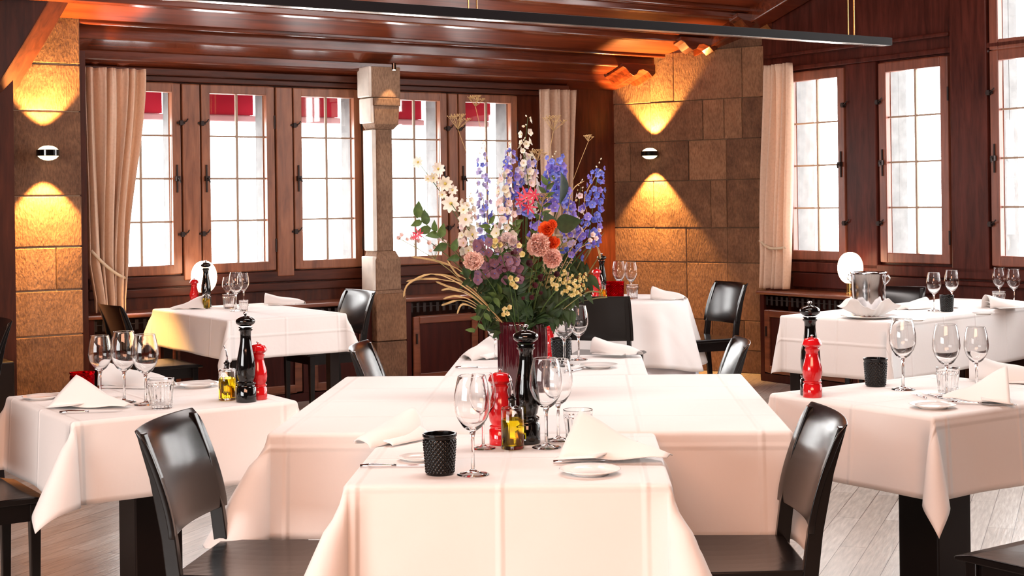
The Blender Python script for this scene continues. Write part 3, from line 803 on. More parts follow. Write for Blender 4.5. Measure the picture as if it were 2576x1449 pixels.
table('long table by the right windows under a white cloth', 'white tablecloth on the long table holding the wine cooler', cb.x, cb.y, rbang, .95, .36, .34, seed=8, bulge=.12, amp=(1, 1, 1, 1), clip=1.0)

# round table by the stone wall
RT = Vector((.79, 10.25, 0)); RR = .44
rt = thing('round_table', 'round table near the stone wall under a white cloth', 'table', RT)
m = MB(); m.lathe([(0, .72), (RR, .72), (RR, .748), (0, .748)], 48); m.build('tabletop', M_TLEG, rt)
m = MB(); m.lathe([(0, .03), (.04, .03), (.035, .4), (.045, .72), (0, .72)], 24); m.build('pedestal', M_TLEG, rt, smooth=True)
m = MB(); m.lathe([(0, 0), (.24, 0), (.24, .02), (.05, .04), (0, .04)], 32); m.build('base', M_IRON, rt)
def round_cloth(R0, hemf, amp, seed, z=.753, nf=11):
    vs = []; uvs = []; NA = 160; rnd = random.Random(seed); ph = rnd.uniform(0, 6)
    rad = [0, .1, .2, .3, R0 - .01, R0] + [R0 + q for q in (.004, .009, .016, .024)] + [R0 + .024 + i / 14 for i in range(1, 15)]
    for k, r in enumerate(rad):
        for i in range(NA):
            th = 2 * pi * i / NA
            if r <= R0: vs.append((r * cos(th), r * sin(th), z)); uvs.append((r * cos(th), r * sin(th))); continue
            if k < 10: d = r - R0; an = d / .016; vs.append(((R0 + .016 * sin(an)) * cos(th), (R0 + .016 * sin(an)) * sin(th), z - .016 * (1 - cos(an)))); uvs.append((r * cos(th), r * sin(th))); continue
            q = (k - 9) / 14; dn = hemf(th) * q
            w = amp * q * (sin(nf * th + ph) + .5 * sin((nf + 6) * th + 2 * ph)); ro = R0 + .02 + .22 * dn + w
            vs.append((ro * cos(th), ro * sin(th), z - .02 - dn)); uvs.append(((R0 + dn) * cos(th), (R0 + dn) * sin(th)))
    fs = [tuple(range(NA))] if False else []
    for k in range(len(rad) - 1):
        for i in range(NA):
            j = (i + 1) % NA; fs.append((k * NA + i, (k + 1) * NA + i, (k + 1) * NA + j, k * NA + j))
    return vs, fs, uvs
def hem(th): return .42 + .055 * abs(cos(2 * (th + .5))) ** 2
vs, fs, uvs = round_cloth(RR, hem, .026, 4); uvs = [(x * .2 + .1, y * .2 + .1) for x, y in uvs]
c = mesh_uv('tablecloth', vs, fs, uvs, M_CLOTH); c.location = RT; tag(c, 'white tablecloth in loose folds on the round table', 'tablecloth')
vs, fs, uvs = round_cloth(RR - .05, lambda th: .56, .0, 9, z=.7505)
c = mesh_uv('under_cloth', vs, fs, uvs, plain('under_cloth', (.7, .68, .72), .8)); c.location = RT; tag(c, 'longer pale under cloth showing below the round table cloth', 'tablecloth')

# ------------------------------------------------------------------ chairs (local +x is where the sitter faces)
def make_chair(label):
    c = thing('dining_chair', label, 'chair', group=None)
    def fn_seat(u, v):
        x = -.20 + .43 * u; y = (-.5 + v) * (.41 + .04 * u)
        return x, y
    m = MB(); n = 8
    def top(u, v):
        x, y = fn_seat(u, v); return (x, y, .462 - .010 * sin(pi * u) * sin(pi * v) - (.012 * max(0, (u - .85) / .15) ** 2))
    def bot(u, v):
        x, y = fn_seat(u, v); return (x, y, .438)
    vs = [top(i / n, j / n) for i in range(n + 1) for j in range(n + 1)] + [bot(i / n, j / n) for i in range(n + 1) for j in range(n + 1)]
    K = (n + 1) ** 2; fs = []
    for i in range(n):
        for j in range(n):
            q = (i * (n + 1) + j, (i + 1) * (n + 1) + j, (i + 1) * (n + 1) + j + 1, i * (n + 1) + j + 1)
            fs.append(q); fs.append(tuple(K + k for k in reversed(q)))
    ring = [i * (n + 1) for i in range(n + 1)] + [n * (n + 1) + j for j in range(1, n + 1)] + [i * (n + 1) + n for i in range(n - 1, -1, -1)] + [j for j in range(n - 1, 0, -1)]
    for a, b in zip(ring, ring[1:] + ring[:1]): fs.append((a, K + a, K + b, b))
    m.add(vs, fs); m.build('seat', M_CHAIR, c, bevel=.005)
    m = MB()
    for s_ in (-1, 1): m.box(-.17, .17, s_ * .185 - .010, s_ * .185 + .010, .375, .438)
    m.box(.165, .185, -.18, .18, .375, .438); m.box(-.19, -.17, -.18, .18, .375, .438); m.build('apron', M_CHAIR, c)
    for s_ in (-1, 1):
        m = MB(); x, y = .185, s_ * .19
        m.hexa([(x - .013, y - .013, 0), (x + .013, y - .013, 0), (x + .013, y + .013, 0), (x - .013, y + .013, 0)], [(x - .019, y - .019, .438), (x + .019, y - .019, .438), (x + .019, y + .019, .438), (x - .019, y + .019, .438)])
        m.build('leg', M_CHAIR, c, bevel=.003)
        m = MB(); prof = [(-.235, .028, 0), (-.195, .042, .44), (-.21, .040, .56), (-.245, .032, .72), (-.285, .022, .84)]
        y0, y1 = s_ * .197 - .013, s_ * .197 + .013
        vs = []
        for (px_, w_, z_) in prof:
            vs += [(px_ - w_ / 2, y0, z_), (px_ + w_ / 2, y0, z_), (px_ + w_ / 2, y1, z_), (px_ - w_ / 2, y1, z_)]
        fs = [(3, 2, 1, 0), (16, 17, 18, 19)]
        for k in range(4):
            for e in range(4): fs.append((k * 4 + e, k * 4 + (e + 1) % 4, (k + 1) * 4 + (e + 1) % 4, (k + 1) * 4 + e))
        m.add(vs, fs); m.build('leg', M_CHAIR, c, bevel=.003)
    m = MB(); nu, nv = 14, 12; vs = []
    for side in (0, 1):
        for i in range(nu + 1):
            for j in range(nv + 1):
                u = i / nu * 2 - 1; z_ = .56 + .29 * j / nv
                x = -.192 - .092 * ((z_ - .56) / .29) ** 1.5 - .030 * (1 - u * u) + (.006 if side else -.012)
                x -= 0.012 * max(0, (j / nv - .85) / .15) ** 2 if side else 0
                vs.append((x, u * .222, z_))
    K = (nu + 1) * (nv + 1); fs = []
    for i in range(nu):
        for j in range(nv):
            q = (i * (nv + 1) + j, (i + 1) * (nv + 1) + j, (i + 1) * (nv + 1) + j + 1, i * (nv + 1) + j + 1)
            fs.append(q); fs.append(tuple(K + k for k in reversed(q)))
    ring = [i * (nv + 1) for i in range(nu + 1)] + [nu * (nv + 1) + j for j in range(1, nv + 1)] + [i * (nv + 1) + nv for i in range(nu - 1, -1, -1)] + [j for j in range(nv - 1, 0, -1)]
    for a, b in zip(ring, ring[1:] + ring[:1]): fs.append((a, K + a, K + b, b))
    m.add(vs, fs)
    o = m.build('backrest', M_CHAIR, c, bevel=.004)
    for p in o.data.polygons: p.use_smooth = True
    return c
D = radians
chair0 = make_chair('dark wooden chair at the left side of the foreground table')
chair0['group'] = 'dark dining chairs'
chair0.location = (-.70, 4.03, 0); chair0.rotation_euler = (0, 0, D(-7))
def chair(x, y, deg, label): return dup(chair0, (x, y, 0), D(deg), label)
chair(.585, 4.02, 180, 'dark wooden chair at the right side of the foreground table')
chair(-.37, 6.12, -4, 'dark wooden chair left of the small table behind the vase')
chair(.68, 6.14, 178, 'dark wooden chair right of the small table behind the vase')
chair(.60, 9.36, 74, 'dark wooden chair seen from behind in front of the round table')
chair(1.32, 10.33, 203, 'dark wooden chair between the round table and the stone wall')
chair(-1.31, 9.87, 214, 'dark wooden chair at the right end of the table by the left windows')
chair(-2.27, 9.08, 34, 'dark wooden chair left of the table by the left windows, under the curtain')
chair(2.42, 9.40, 243, 'dark wooden chair with its back against the right radiator cover')
p = W(1.15, 5.05); chair(-1.92, 5.0, 34, 'dark wooden chair tucked under the left front table, back out of view')
p = at_z(2500, 1262, .46); chair(1.53, 3.93, 124, 'dark wooden chair pushed in at the right front table, cut by the frame')
chair(-3.05, 7.70, 214, 'dark wooden chair cut off at the left edge of the picture')

# ------------------------------------------------------------------ tableware
def P(px, py, z=TABZ): return at_z(px, py, z)
def wine_prof(H=.225, R=.042):
    b = H * .42
    out = [(0, .0), (.036, .0), (.037, .0015), (.030, .004), (.010, .008), (.0045, .014), (.0038, b * .5), (.0042, b * .9), (.008, b + .004), (.022, b + .014)]
    bowl = [(R * .80, b + .032), (R * .97, b + .052), (R, b + .066), (R * .97, b + (H - b) * .65), (R * .86, b + (H - b) * .85), (R * .772, H - .005), (R * .762, H - .0015), (R * .760, H - .0008)]
    inn = [(R * .760 - .0003, H - .0001), (R * .760 - .0010, H - .0001)] + [(r - .0013, z) for r, z in reversed(bowl)] + [(.020, b + .0175), (.006, b + .009), (0, b + .008)]
    return out + bowl + inn
def make_wine():
    g = thing('wine_glass', 'x', 'wine glass'); m = MB(); m.lathe(wine_prof(), 40)
    m.build('glass_body', M_GLASS, g, smooth=True, fix=True); return g
gl0 = make_wine(); first = {}
def place(proto, key, loc, rz, label, group=None, scale=None):
    if key not in first:
        first[key] = 1; proto.location = loc; proto.rotation_euler = (0, 0, rz); proto['label'] = label
        if group: proto['group'] = group
        if scale: proto.scale = scale if isinstance(scale, tuple) else (scale,) * 3
        return proto
    return dup(proto, loc, rz, label, group, scale or 1.0)
def wine(px, pb, pt, label, z=TABZ):
    p = P(px, pb, z); h = (pb - pt) / FPX * p.y + .006
    return place(gl0, 'wine', p, 0, label, 'empty wine glasses', h / .225)
F_ = 'foreground table'
wine(1190, 1194, 950, 'wine glass on the foreground table right of the black tumbler')
wine(1216, 1128, 945, 'wine glass on the foreground table left of the red pepper mill, half hidden')
wine(1375, 1126, 906, 'wine glass on the foreground table touching the black mill')
wine(1405, 1108, 908, 'wine glass on the foreground table left of the clear tumbler')
wine(1420, 920, 770, 'left one of the two wine glasses behind the vase at right')
wine(1456, 905, 772, 'right one of the two wine glasses behind the vase at right')
wine(1246, 903, 790, 'wine glass behind the left side of the flower vase')
wine(253, 1003, 848, 'leftmost wine glass on the left front table, behind the red tumbler')
wine(313, 1012, 838, 'middle wine glass on the left front table')
wine(367, 1018, 845, 'wine glass on the left front table nearest the clear tumbler')
wine(573, 768, 699, 'leftmost wine glass on the table by the left windows')
wine(594, 782, 687, 'tallest wine glass in the cluster by the left windows')
wine(613, 768, 689, 'rightmost wine glass on the table by the left windows')
wine(1558, 748, 659, 'left wine glass on the round table')
wine(1588, 748, 661, 'right wine glass on the round table')
wine(2350, 782, 688, 'left wine glass behind the small black tumbler on the long table')
wine(2395, 775, 682, 'wine glass directly above the small black tumbler on the long table')
wine(2514, 762, 676, 'wine glass above the clear tumbler on the long table')
wine(2551, 768, 679, 'rightmost wine glass on the long table at the frame edge')
wine(2272, 980, 806, 'leftmost wine glass on the right front table, beside the black tumbler')
wine(2382, 1000, 820, 'middle wine glass on the right front table, behind the clear tumbler')
wine(2457, 985, 826, 'rightmost wine glass on the right front table, by the napkin')

# pepper and salt mills
MP = [(0, 0), (.115, 0), (.118, .01), (.116, .165), (.108, .175), (.100, .185), (.100, .195), (.112, .205), (.112, .222), (.100, .232), (.086, .238), (.086, .25), (.096, .262),
      (.107, .32), (.109, .40), (.100, .50), (.080, .60), (.063, .70), (.060, .76), (.063, .81), (.079, .825), (.081, .836), (.068, .843), (.068, .850), (.079, .857), (.078, .866),
      (.060, .874), (.075, .882), (.104, .902), (.112, .925), (.108, .948), (.085, .968), (.05, .982), (.02, .99), (0, .992)]
MS = [(0, 0), (.155, 0), (.158, .01), (.156, .20), (.140, .215), (.140, .23), (.152, .24), (.152, .255), (.128, .265), (.128, .28), (.150, .32), (.163, .41), (.155, .50), (.128, .60),
      (.106, .69), (.103, .74), (.118, .77), (.122, .79), (.104, .80), (.104, .81), (.135, .83), (.165, .865), (.150, .90), (.135, .93), (.115, .955), (.06, .972), (0, .976)]
def make_mill(prof, mat, name, cut):
    g = thing(name, 'x', name.replace('_', ' '))
    lo = [p for p in prof if p[1] <= cut] ; hi = [p for p in prof if p[1] >= cut]
    m = MB(); m.lathe(lo + [(0, lo[-1][1])], 36); m.build('body', mat, g, smooth=True)
    m = MB(); m.lathe([(0, hi[0][1] + .001)] + [(r, z + .001) for r, z in hi], 36); m.build('head', mat, g, smooth=True)
    zt_ = prof[-1][1]
    m = MB(); m.lathe([(0, zt_ - .005), (.012, zt_ - .005), (.012, zt_ + .012), (.020, zt_ + .018), (.026, zt_ + .030), (.020, zt_ + .042), (0, zt_ + .048)], 16)
    m.build('finial', M_STEEL, g, smooth=True)
    for p_ in g.children:
        if p_.name.startswith(('body', 'head')):
            e = p_.modifiers.new('edge', 'EDGE_SPLIT'); e.split_angle = radians(50)
    return g
mb0 = make_mill(MP, M_BLACK, 'pepper_mill', .870); mr0 = make_mill(MS, M_RED, 'salt_mill', .80)
def mill(kind, px, pb, pt, label, z=TABZ):
    p = P(px, pb, z); h = (pb - pt) / FPX * p.y / 1.04
    pr = mb0 if kind == 'b' else mr0
    return place(pr, 'mill' + kind, p, random.uniform(0, 6), label, 'tall black pepper mills' if kind == 'b' else 'red salt mills', h)
mill('b', 1326, 1114, 815, 'tall black pepper mill on the foreground table in front of the vase')
mill('b', 620, 1010, 784, 'tall black pepper mill on the left front table')
mill('b', 2040, 993, 757, 'tall black pepper mill on the right front table, behind the red mill')
mill('b', 519, 772, 654, 'black pepper mill in front of the globe lamp by the left windows')
mill('b', 1515, 748, 636, 'black pepper mill on the round table')
mill('r', 1260, 1117, 924, 'red salt mill on the foreground table behind the oil bottle')
mill('r', 1385, 906, 808, 'red salt mill standing behind the right side of the vase')
mill('r', 650, 1004, 856, 'red salt mill right of the black mill on the left front table')
mill('r', 2044, 998, 839, 'red salt mill on the right front table, in front of the black mill')
mill('r', 489, 772, 698, 'red salt mill left of the globe lamp by the left windows')
mill('r', 1502, 750, 672, 'red salt mill half hidden by flowers on the round table')

# oil bottles with pourers
def make_oil():
    g = thing('oil_bottle', 'x', 'oil bottle'); H = .145; R = .040
    m = MB(); m.lathe([(0, 0), (R - .002, 0), (R, .002), (R, H - .004), (R - .003, H), (.016, H + .002), (.014, H + .010), (.014, H + .022), (.012, H + .022), (.012, H + .006), (R - .006, H - .006), (R - .0035, H - .012), (R - .0035, .016), (R - .006, .013), (0, .013)], 40)
    m.build('bottle', M_GLASS, g, smooth=True).modifiers.new('e', 'EDGE_SPLIT').split_angle = radians(60)
    m = MB(); m.lathe([(0, .0125), (R - .0055, .0125), (R - .0028, .016), (R - .0028, H * .70), (0, H * .70)], 40); m.build('oil', M_OIL, g, smooth=True).modifiers.new('e', 'EDGE_SPLIT').split_angle = radians(60)
    m = MB(); m.lathe([(0, H + .004), (.0115, H + .004), (.0115, H + .022), (.015, H + .023), (.015, H + .030), (.008, H + .034), (.008, H + .040), (0, H + .040)], 20); m.build('stopper', M_BLACK, g, smooth=True)
    m = MB(); m.tube([(0, 0, H + .038), (.001, 0, H + .06), (-.004, 0, H + .085), (-.012, 0, H + .11)], [.005, .0045, .0035, .003], 12); m.build('spout', M_STEEL, g, smooth=True)
    return g
oil0 = make_oil()
def oil(px, pb, pt, label, z=TABZ):
    p = P(px, pb, z); h = (pb - pt) / FPX * p.y
    return place(oil0, 'oil', p, 0.2, label, 'olive oil bottles with pourers', h / .257)
oil(1290, 1128, 942, 'oil bottle with black pourer in the middle of the foreground table')
oil(572, 1006, 868, 'oil bottle with pourer left of the black mill on the left front table')
oil(519, 776, 715, 'small oil bottle in front of the lamp on the window table')
oil(1516, 754, 690, 'oil bottle on the round table, partly behind flowers')

# tumblers and candle holders
def tumbler_mesh(g, mat, H, Rb, Rt, ribs, pat, name='tumbler_body', wall=.003, nA=96, nZ=36):
    m = MB(); vs = []; 
    def r_out(a, k):
        r = Rb + (Rt - Rb) * k
        if pat == 'diamond':
            if .04 < k < .86: r += .0030 * (abs(sin(11 * a + k * 24)) * abs(sin(11 * a - k * 24))) 
            if k > .93: r += .002
        elif pat == 'flute': 
            if k < .80: r += .0030 * abs(cos(ribs / 2 * a)) - .002
            if k < .25: r += .0022 * abs(sin(ribs * a)) * abs(sin(k * 50))
            if .80 <= k < .86: r += .001
        return r
    for j in range(nZ + 1):
        k = j / nZ
        for i in range(nA): a = 2 * pi * i / nA; r = r_out(a, k); vs.append((r * cos(a), r * sin(a), k * H))
    for j in range(nZ + 1):
        k = 1 - j / nZ; zb_ = .010 if pat != 'diamond' else .006
        for i in range(nA): a = 2 * pi * i / nA; r = Rb + (Rt - Rb) * k - wall; vs.append((r * cos(a), r * sin(a), zb_ + k * (H - zb_)))
    L_ = 2 * (nZ + 1); fs = [tuple(reversed(range(nA))), tuple(range((L_ - 1) * nA, L_ * nA))]
    for j in range(L_ - 1):
        for i in range(nA): i2 = (i + 1) % nA; fs.append((j * nA + i, j * nA + i2, (j + 1) * nA + i2, (j + 1) * nA + i))
    m.add(vs, fs); return m.build(name, mat, g, smooth=True)
tk0 = thing('candle_holder', 'x', 'candle holder'); tumbler_mesh(tk0, M_BLACKM, .098, .033, .040, 0, 'diamond', 'holder_body', nA=176, nZ=60)
m = MB(); m.lathe([(0, .008), (.019, .008), (.019, .024), (0, .024)], 24); m.build('tealight', M_WHITE, tk0)
tr0 = thing('candle_holder', 'x', 'candle holder'); tumbler_mesh(tr0, M_GRED, .080, .036, .040, 0, 'diamond', 'holder_body')
m = MB(); m.lathe([(0, .008), (.019, .008), (.019, .024), (0, .024)], 24); m.build('tealight', M_WHITE, tr0)
tc0 = thing('water_tumbler', 'x', 'water tumbler'); tumbler_mesh(tc0, M_GLASS, .090, .031, .040, 18, 'flute')
def tum(pr, key, px, pb, pt, label, group, H, z=TABZ):
    p = P(px, pb, z); h = (pb - pt) / FPX * p.y
    return place(pr, key, p, .3, label, group, h / H)
GB, GR, GT = 'textured black candle holders', 'textured red glass candle holders', 'clear cut glass tumblers'
tum(tk0, 'tk', 1107, 1192, 1090, 'textured black candle holder at the left of the foreground table', GB, .098)
tum(tk0, 'tk', 2203, 971, 901, 'textured black candle holder on the right front table', GB, .098)
tum(tk0, 'tk', 2382, 784, 742, 'small black candle holder on the long table by the right windows', GB, .098)
tum(tk0, 'tk', 1412, 912, 850, 'black candle holder behind the right pair of wine glasses near the vase', GB, .098)
tum(tr0, 'tr', 207, 994, 936, 'textured red glass candle holder on the left front table', GR, .080)
tum(tr0, 'tr', 1548, 752, 708, 'red glass candle holder on the round table', GR, .080)
tum(tc0, 'tc', 1455, 1114, 1030, 'clear tumbler on the foreground table above the right napkin', GT, .09)
tum(tc0, 'tc', 405, 1027, 952, 'clear tumbler at the front of the left front table', GT, .09)
tum(tc0, 'tc', 2385, 990, 924, 'clear tumbler in front of the middle glass on the right front table', GT, .09)
tum(tc0, 'tc', 2513, 770, 733, 'clear tumbler on the long table near the frame edge', GT, .09)
tum(tc0, 'tc', 1591, 752, 716, 'clear tumbler on the round table', GT, .09)
tum(tc0, 'tc', 576, 776, 740, 'clear tumbler below the leftmost glass by the left windows', GT, .09)
tum(tc0, 'tc', 613, 782, 755, 'clear tumbler at the right of the glass cluster by the left windows', GT, .09)

# bread plates
pl0 = thing('bread_plate', 'x', 'plate')
m = MB(); m.lathe([(0, .004), (.042, .004), (.046, 0), (.050, 0), (.052, .005), (.080, .0125), (.083, .0145), (.080, .0155), (.054, .0085), (.048, .007), (0, .007)], 48); m.build('plate_body', M_WHITE, pl0, smooth=True)
def plate(px, py, w, label, zoff=0):
    p = P(px, py, TABZ + .008); p.z = TABZ + zoff; s_ = w / FPX * p.y / .166
    return place(pl0, 'pl', p, 0, label, 'white bread plates', s_)
plate(1484, 1184, 156, 'bread plate on the foreground table under the right napkin')
plate(1055, 1150, 110, 'bread plate on the foreground table behind the black candle holder')
plate(497, 968, 112, 'bread plate at the back of the left front table')
plate(105, 998, 96, 'bread plate at the left edge of the left front table')
plate(2346, 1020, 116, 'bread plate on the right front table with forks behind it')
plate(1505, 920, 100, 'bread plate behind the vase under the right napkin')
plate(2305, 804, 52, 'small plate on the long table right of the wine cooler')
plate(2474, 788, 56, 'small plate on the long table near the frame edge')

# napkins
def make_napkin(kind):
    g = thing('napkin', 'x', 'napkin'); m = MB()
    if kind == 0:                                   # folded like a standing wing: a long roll sinking to a point
        def fn(u, v):
            x = .24 * u; h = .052 * (1 - u) ** .8 + .010
            w = .045 + .030 * sin(pi * min(1, u * 1.1)) ; a = pi * v
            return (x, -w * cos(a) * (1 - .25 * u), .003 + h * sin(a) ** .8 + .004 * sin(7 * u + 4 * v))
        m.grid(fn, 20, 18)
        def f2(u, v):
            x = .02 + .17 * u; a = pi * v; h = .020 * (1 - u)
            return (x, .03 - .055 * cos(a), .004 + (h + .008) * sin(a))
        m.grid(f2, 12, 10)
        def f3(u, v): return (.03 + .16 * u, -.085 + .13 * v * (1 - .5 * u), .003 + .006 * v)
        m.grid(f3, 8, 6)
    else:                                           # low triangular pocket
        def fn(u, v):
            w = .105 * (1 - u * .85); y = w * (2 * v - 1)
            return (.21 * u - .02, y, .004 + (.075 * (1 - u) ** 1.2 + .004) * max(0, 1 - abs(2 * v - 1)) ** .9 + .003 * sin(9 * u))
        m.grid(fn, 18, 20)
        def f2(u, v): return (-.03 + .10 * u, -.11 + .22 * v, .002 + .010 * u)
        m.grid(f2, 6, 10)
    m.build('folded_linen', M_NAP, g, smooth=True, solid=.003, fix=False); return g
nk = [make_napkin(0), make_napkin(1)]
def napkin(kind, px, py, deg, sc, label, z=.0, scz=None):
    p = P(px, py); p.z = TABZ + z
    return place(nk[kind], 'nk%d' % kind, p, D(deg), label, 'folded white napkins', (sc, sc, scz or sc))
napkin(0, 1040, 1098, 232, .92, 'folded napkin on the left side of the foreground table', 0, 1.25)
napkin(1, 1480, 1150, -28, 1.25, 'folded napkin standing over the right plate of the foreground table', .012, 1.35)
napkin(1, 205, 1018, -30, 1.2, 'folded napkin standing beside the red candle holder', .004, 1.2)
napkin(0, 265, 968, -15, 1.2, 'folded napkin behind the wine glasses on the left front table', 0, 1.3)
napkin(0, 1250, 895, 232, .9, 'folded napkin left of the vase on the table behind', 0, 1.5)
napkin(0, 1497, 893, -33, .95, 'folded napkin right of the vase on the table behind', .012, 1.0)
napkin(1, 500, 775, 200, 1.0, 'folded napkin in front of the oil bottle by the left windows')
napkin(0, 668, 766, 0, 1.15, 'folded napkin on the right of the table by the left windows')
napkin(0, 1642, 752, -25, 1.0, 'folded napkin hanging over the right edge of the round table', 0, 1.3)
napkin(1, 2520, 1012, 165, 1.0, 'folded napkin at the right of the right front table', .006, 1.4)
napkin(0, 2440, 955, -20, 1.1, 'long folded napkin behind the glasses on the right front table', 0, 1.5)
napkin(0, 2330, 775, -160, 1.0, 'folded napkin left of the small black holder on the long table')
napkin(0, 2480, 775, 10, 1.2, 'folded napkin on the long table at the frame edge')

# knives and forks
def make_knife():
    g = thing('table_knife', 'x', 'knife')
    m = MB(); m.tube([(0, 0, .006), (.03, 0, .007), (.08, 0, .0055), (.095, 0, .005)], [.0045, .006, .0045, .004], 10); m.build('handle', M_STEEL, g, smooth=True)
    m = MB(); m.prism([(.095, -.006), (.12, -.009), (.18, -.009), (.205, .0), (.205, .003), (.095, .004)], 0, .0015, Matrix(((1, 0, 0, 0), (0, 0, 1, 0), (0, 1, 0, 0), (0, 0, 0, 1))) @ Matrix.Translation((0, 0.004, 0)) if False else Matrix(((1, 0, 0, 0), (0, 0, 1, 0), (0, 1, 0, .004), (0, 0, 0, 1))))
    m.build('blade', M_STEEL, g); return g
def make_fork():
    g = thing('table_fork', 'x', 'fork')
    m = MB(); m.tube([(0, 0, .004), (.05, 0, .006), (.10, 0, .004), (.13, 0, .005)], [.005, .004, .003, .004], 10); m.build('handle', M_STEEL, g, smooth=True)
    m = MB(); m.tube([(.13, -.010, .006), (.13, .010, .006)], .003, 8)
    for k in range(4): y = -.0105 + .007 * k; m.tube([(.13, y, .006), (.15, y, .003), (.185, y, .006)], .0013, 6)
    m.build('tines', M_STEEL, g, smooth=True); return g
kn0, fk0 = make_knife(), make_fork()
def knife(px, py, deg, label, sc=1): return place(kn0, 'kn', P(px, py), D(deg), label, 'table knives', sc)
def fork(px, py, deg, label, sc=1): return place(fk0, 'fk', P(px, py), D(deg), label, 'table forks', sc)
knife(906, 1178, 4, 'table knife left of the black candle holder on the foreground table')
knife(150, 1042, 12, 'table knife in front of the napkin on the left front table')
knife(1146, 928, 2, 'table knife left of the vase on the table behind it')
knife(2395, 1016, -22, 'table knife right of the plate on the right front table')
knife(1600, 1128, 150, 'table knife at the far right of the foreground table')
fork(1392, 1166, 6, 'table fork beside the right plate on the foreground table')
fork(2330, 1004, 95, 'left one of the two forks behind the plate on the right front table', .7)
fork(2360, 1003, 95, 'right one of the two forks behind the plate on the right front table', .7)
fork(1432, 938, 60, 'table fork left of the plate behind the vase')

# wine cooler on the long table
wc = P(2186, 800); wcl = thing('wine_cooler', 'polished steel wine cooler on a napkin on the long table', 'wine cooler', (wc.x, wc.y, TABZ + .016))
k = wc.y / FPX
m = MB(); Rw = 43 * k; Hh = 108 * k
m.lathe([(0, 0), (Rw * .55, .0), (Rw * .78, Hh * .08), (Rw * .92, Hh * .28), (Rw * .97, Hh * .6), (Rw * 1.0, Hh * .95), (Rw * 1.06, Hh), (Rw * 1.04, Hh * 1.01), (Rw * .97, Hh * .97), (Rw * .94, Hh * .6), (Rw * .88, Hh * .28), (Rw * .7, Hh * .1), (0, Hh * .06)], 48)
m.build('bucket', M_STEEL, wcl, smooth=True)
for s_ in (-1, 1):
    m = MB(); m.tube([(s_ * Rw * .98, 0, Hh * .90), (s_ * Rw * 1.2, 0, Hh * .94), (s_ * Rw * 1.30, 0, Hh * .86), (s_ * Rw * 1.18, 0, Hh * .80), (s_ * Rw * .97, 0, Hh * .72)], .005, 10); m.build('handle', M_STEEL, wcl, smooth=True)
wcl.rotation_euler = (0, 0, D(-35))
m = MB(); m.lathe([(0, .004), (.09, .004), (.095, 0), (.10, 0), (.13, .010), (.16, .014), (.16, .016), (.10, .008), (0, .007)], 48)
o = m.build('serving_plate', M_WHITE, None, smooth=True); o.location = (wc.x, wc.y, TABZ); tag(o, 'round white plate under the steel wine cooler', 'plate')
def napf(u, v):
    x = (u - .5) * .30; y = (v - .5) * .30; r = hypot(x, y); ang = atan2(y, x)
    return (x * .85, y * .85, .010 + max(0, r - .075) * (.9 + .5 * sin(4 * ang + 1.2)) * .95 + .004 * sin(13 * ang))
m = MB(); m.grid(napf, 24, 24)
o = m.build('napkin', M_NAP, None, smooth=True, solid=.002, fix=False); o.location = (wc.x, wc.y, TABZ + .006); o.rotation_euler = (0, 0, .5); tag(o, 'white napkin wrapped up around the foot of the wine cooler', 'napkin')

# globe lamps
def globe(label, p, H, e):
    g = thing('globe_lamp', label, 'table lamp', p, 0, 'opal globe table lamps')
    R = H * .30; Rz = H * .375
    pr = [(R * sin(pi * i / 20) ** .85 if 0 < i < 20 else 0, H * .25 + Rz - Rz * cos(pi * i / 20)) for i in range(21)]
    m = MB(); m.lathe(pr, 36); m.build('globe', M_GLOBE, g, smooth=True)
    m = MB(); m.lathe([(0, 0), (H * .12, 0), (H * .12, .012), (H * .10, .016), (H * .10, H * .27), (0, H * .27)], 32); m.build('base', M_BRASS, g, smooth=True).modifiers.new('e', 'EDGE_SPLIT').split_angle = radians(50)
    m = MB(); m.lathe([(0, 0), (.012, 0), (.012, .01), (0, .01)], 12, Matrix.Translation((0, -H * .10, H * .13)) @ Matrix.Rotation(pi / 2, 4, 'X')); m.build('switch', M_BLACK, g)
    point('globe_lamp_light', Vector(p) + Vector((0, 0, H * .62)), 0.1, (1, .5, .25), .05)
    return g
t_, z_ = on_s(2140, 742, SC_ + .12); pg = W(SC_ + .12, t_, .722)
hgt = (742 - 636) / FPX * pg.y
globe('glowing opal globe lamp with brass base on the right radiator cover', pg, hgt, 12)
pl_ = P(511, 768); hgl = (772 - 664) / FPX * (pl_.y + .12)
globe('glowing opal globe lamp behind the mills on the table by the left windows', Vector((pl_.x - .03, pl_.y + .18, TABZ)), hgl, 12)

# ------------------------------------------------------------------ vase and bouquet
VY = 5.13
vp = P(1316, 1000); VX = vp.x; VY = vp.y
vase = thing('flower_vase', 'tall ribbed dark red glass vase on the central table', 'vase', (vp.x, vp.y, TABZ))
M_VASE = plain('dark_red_glass', (.045, .004, .008), .08, coat=.8)
m = MB(); VHt = .275; VR = .088
pr = [(0, 0), (VR * .9, 0), (VR * .97, .006), (VR, .03), (VR, VHt * .8), (VR * .97, VHt * .95), (VR * 1.0, VHt), (VR * .93, VHt), (VR * .90, VHt * .9), (VR * .90, .02), (0, .02)]
m.lathe(pr, 120, rf=lambda a, z: 1 + .035 * (abs(sin(11 * a)) - .5)); m.build('vase_body', M_VASE, vase, smooth=True)

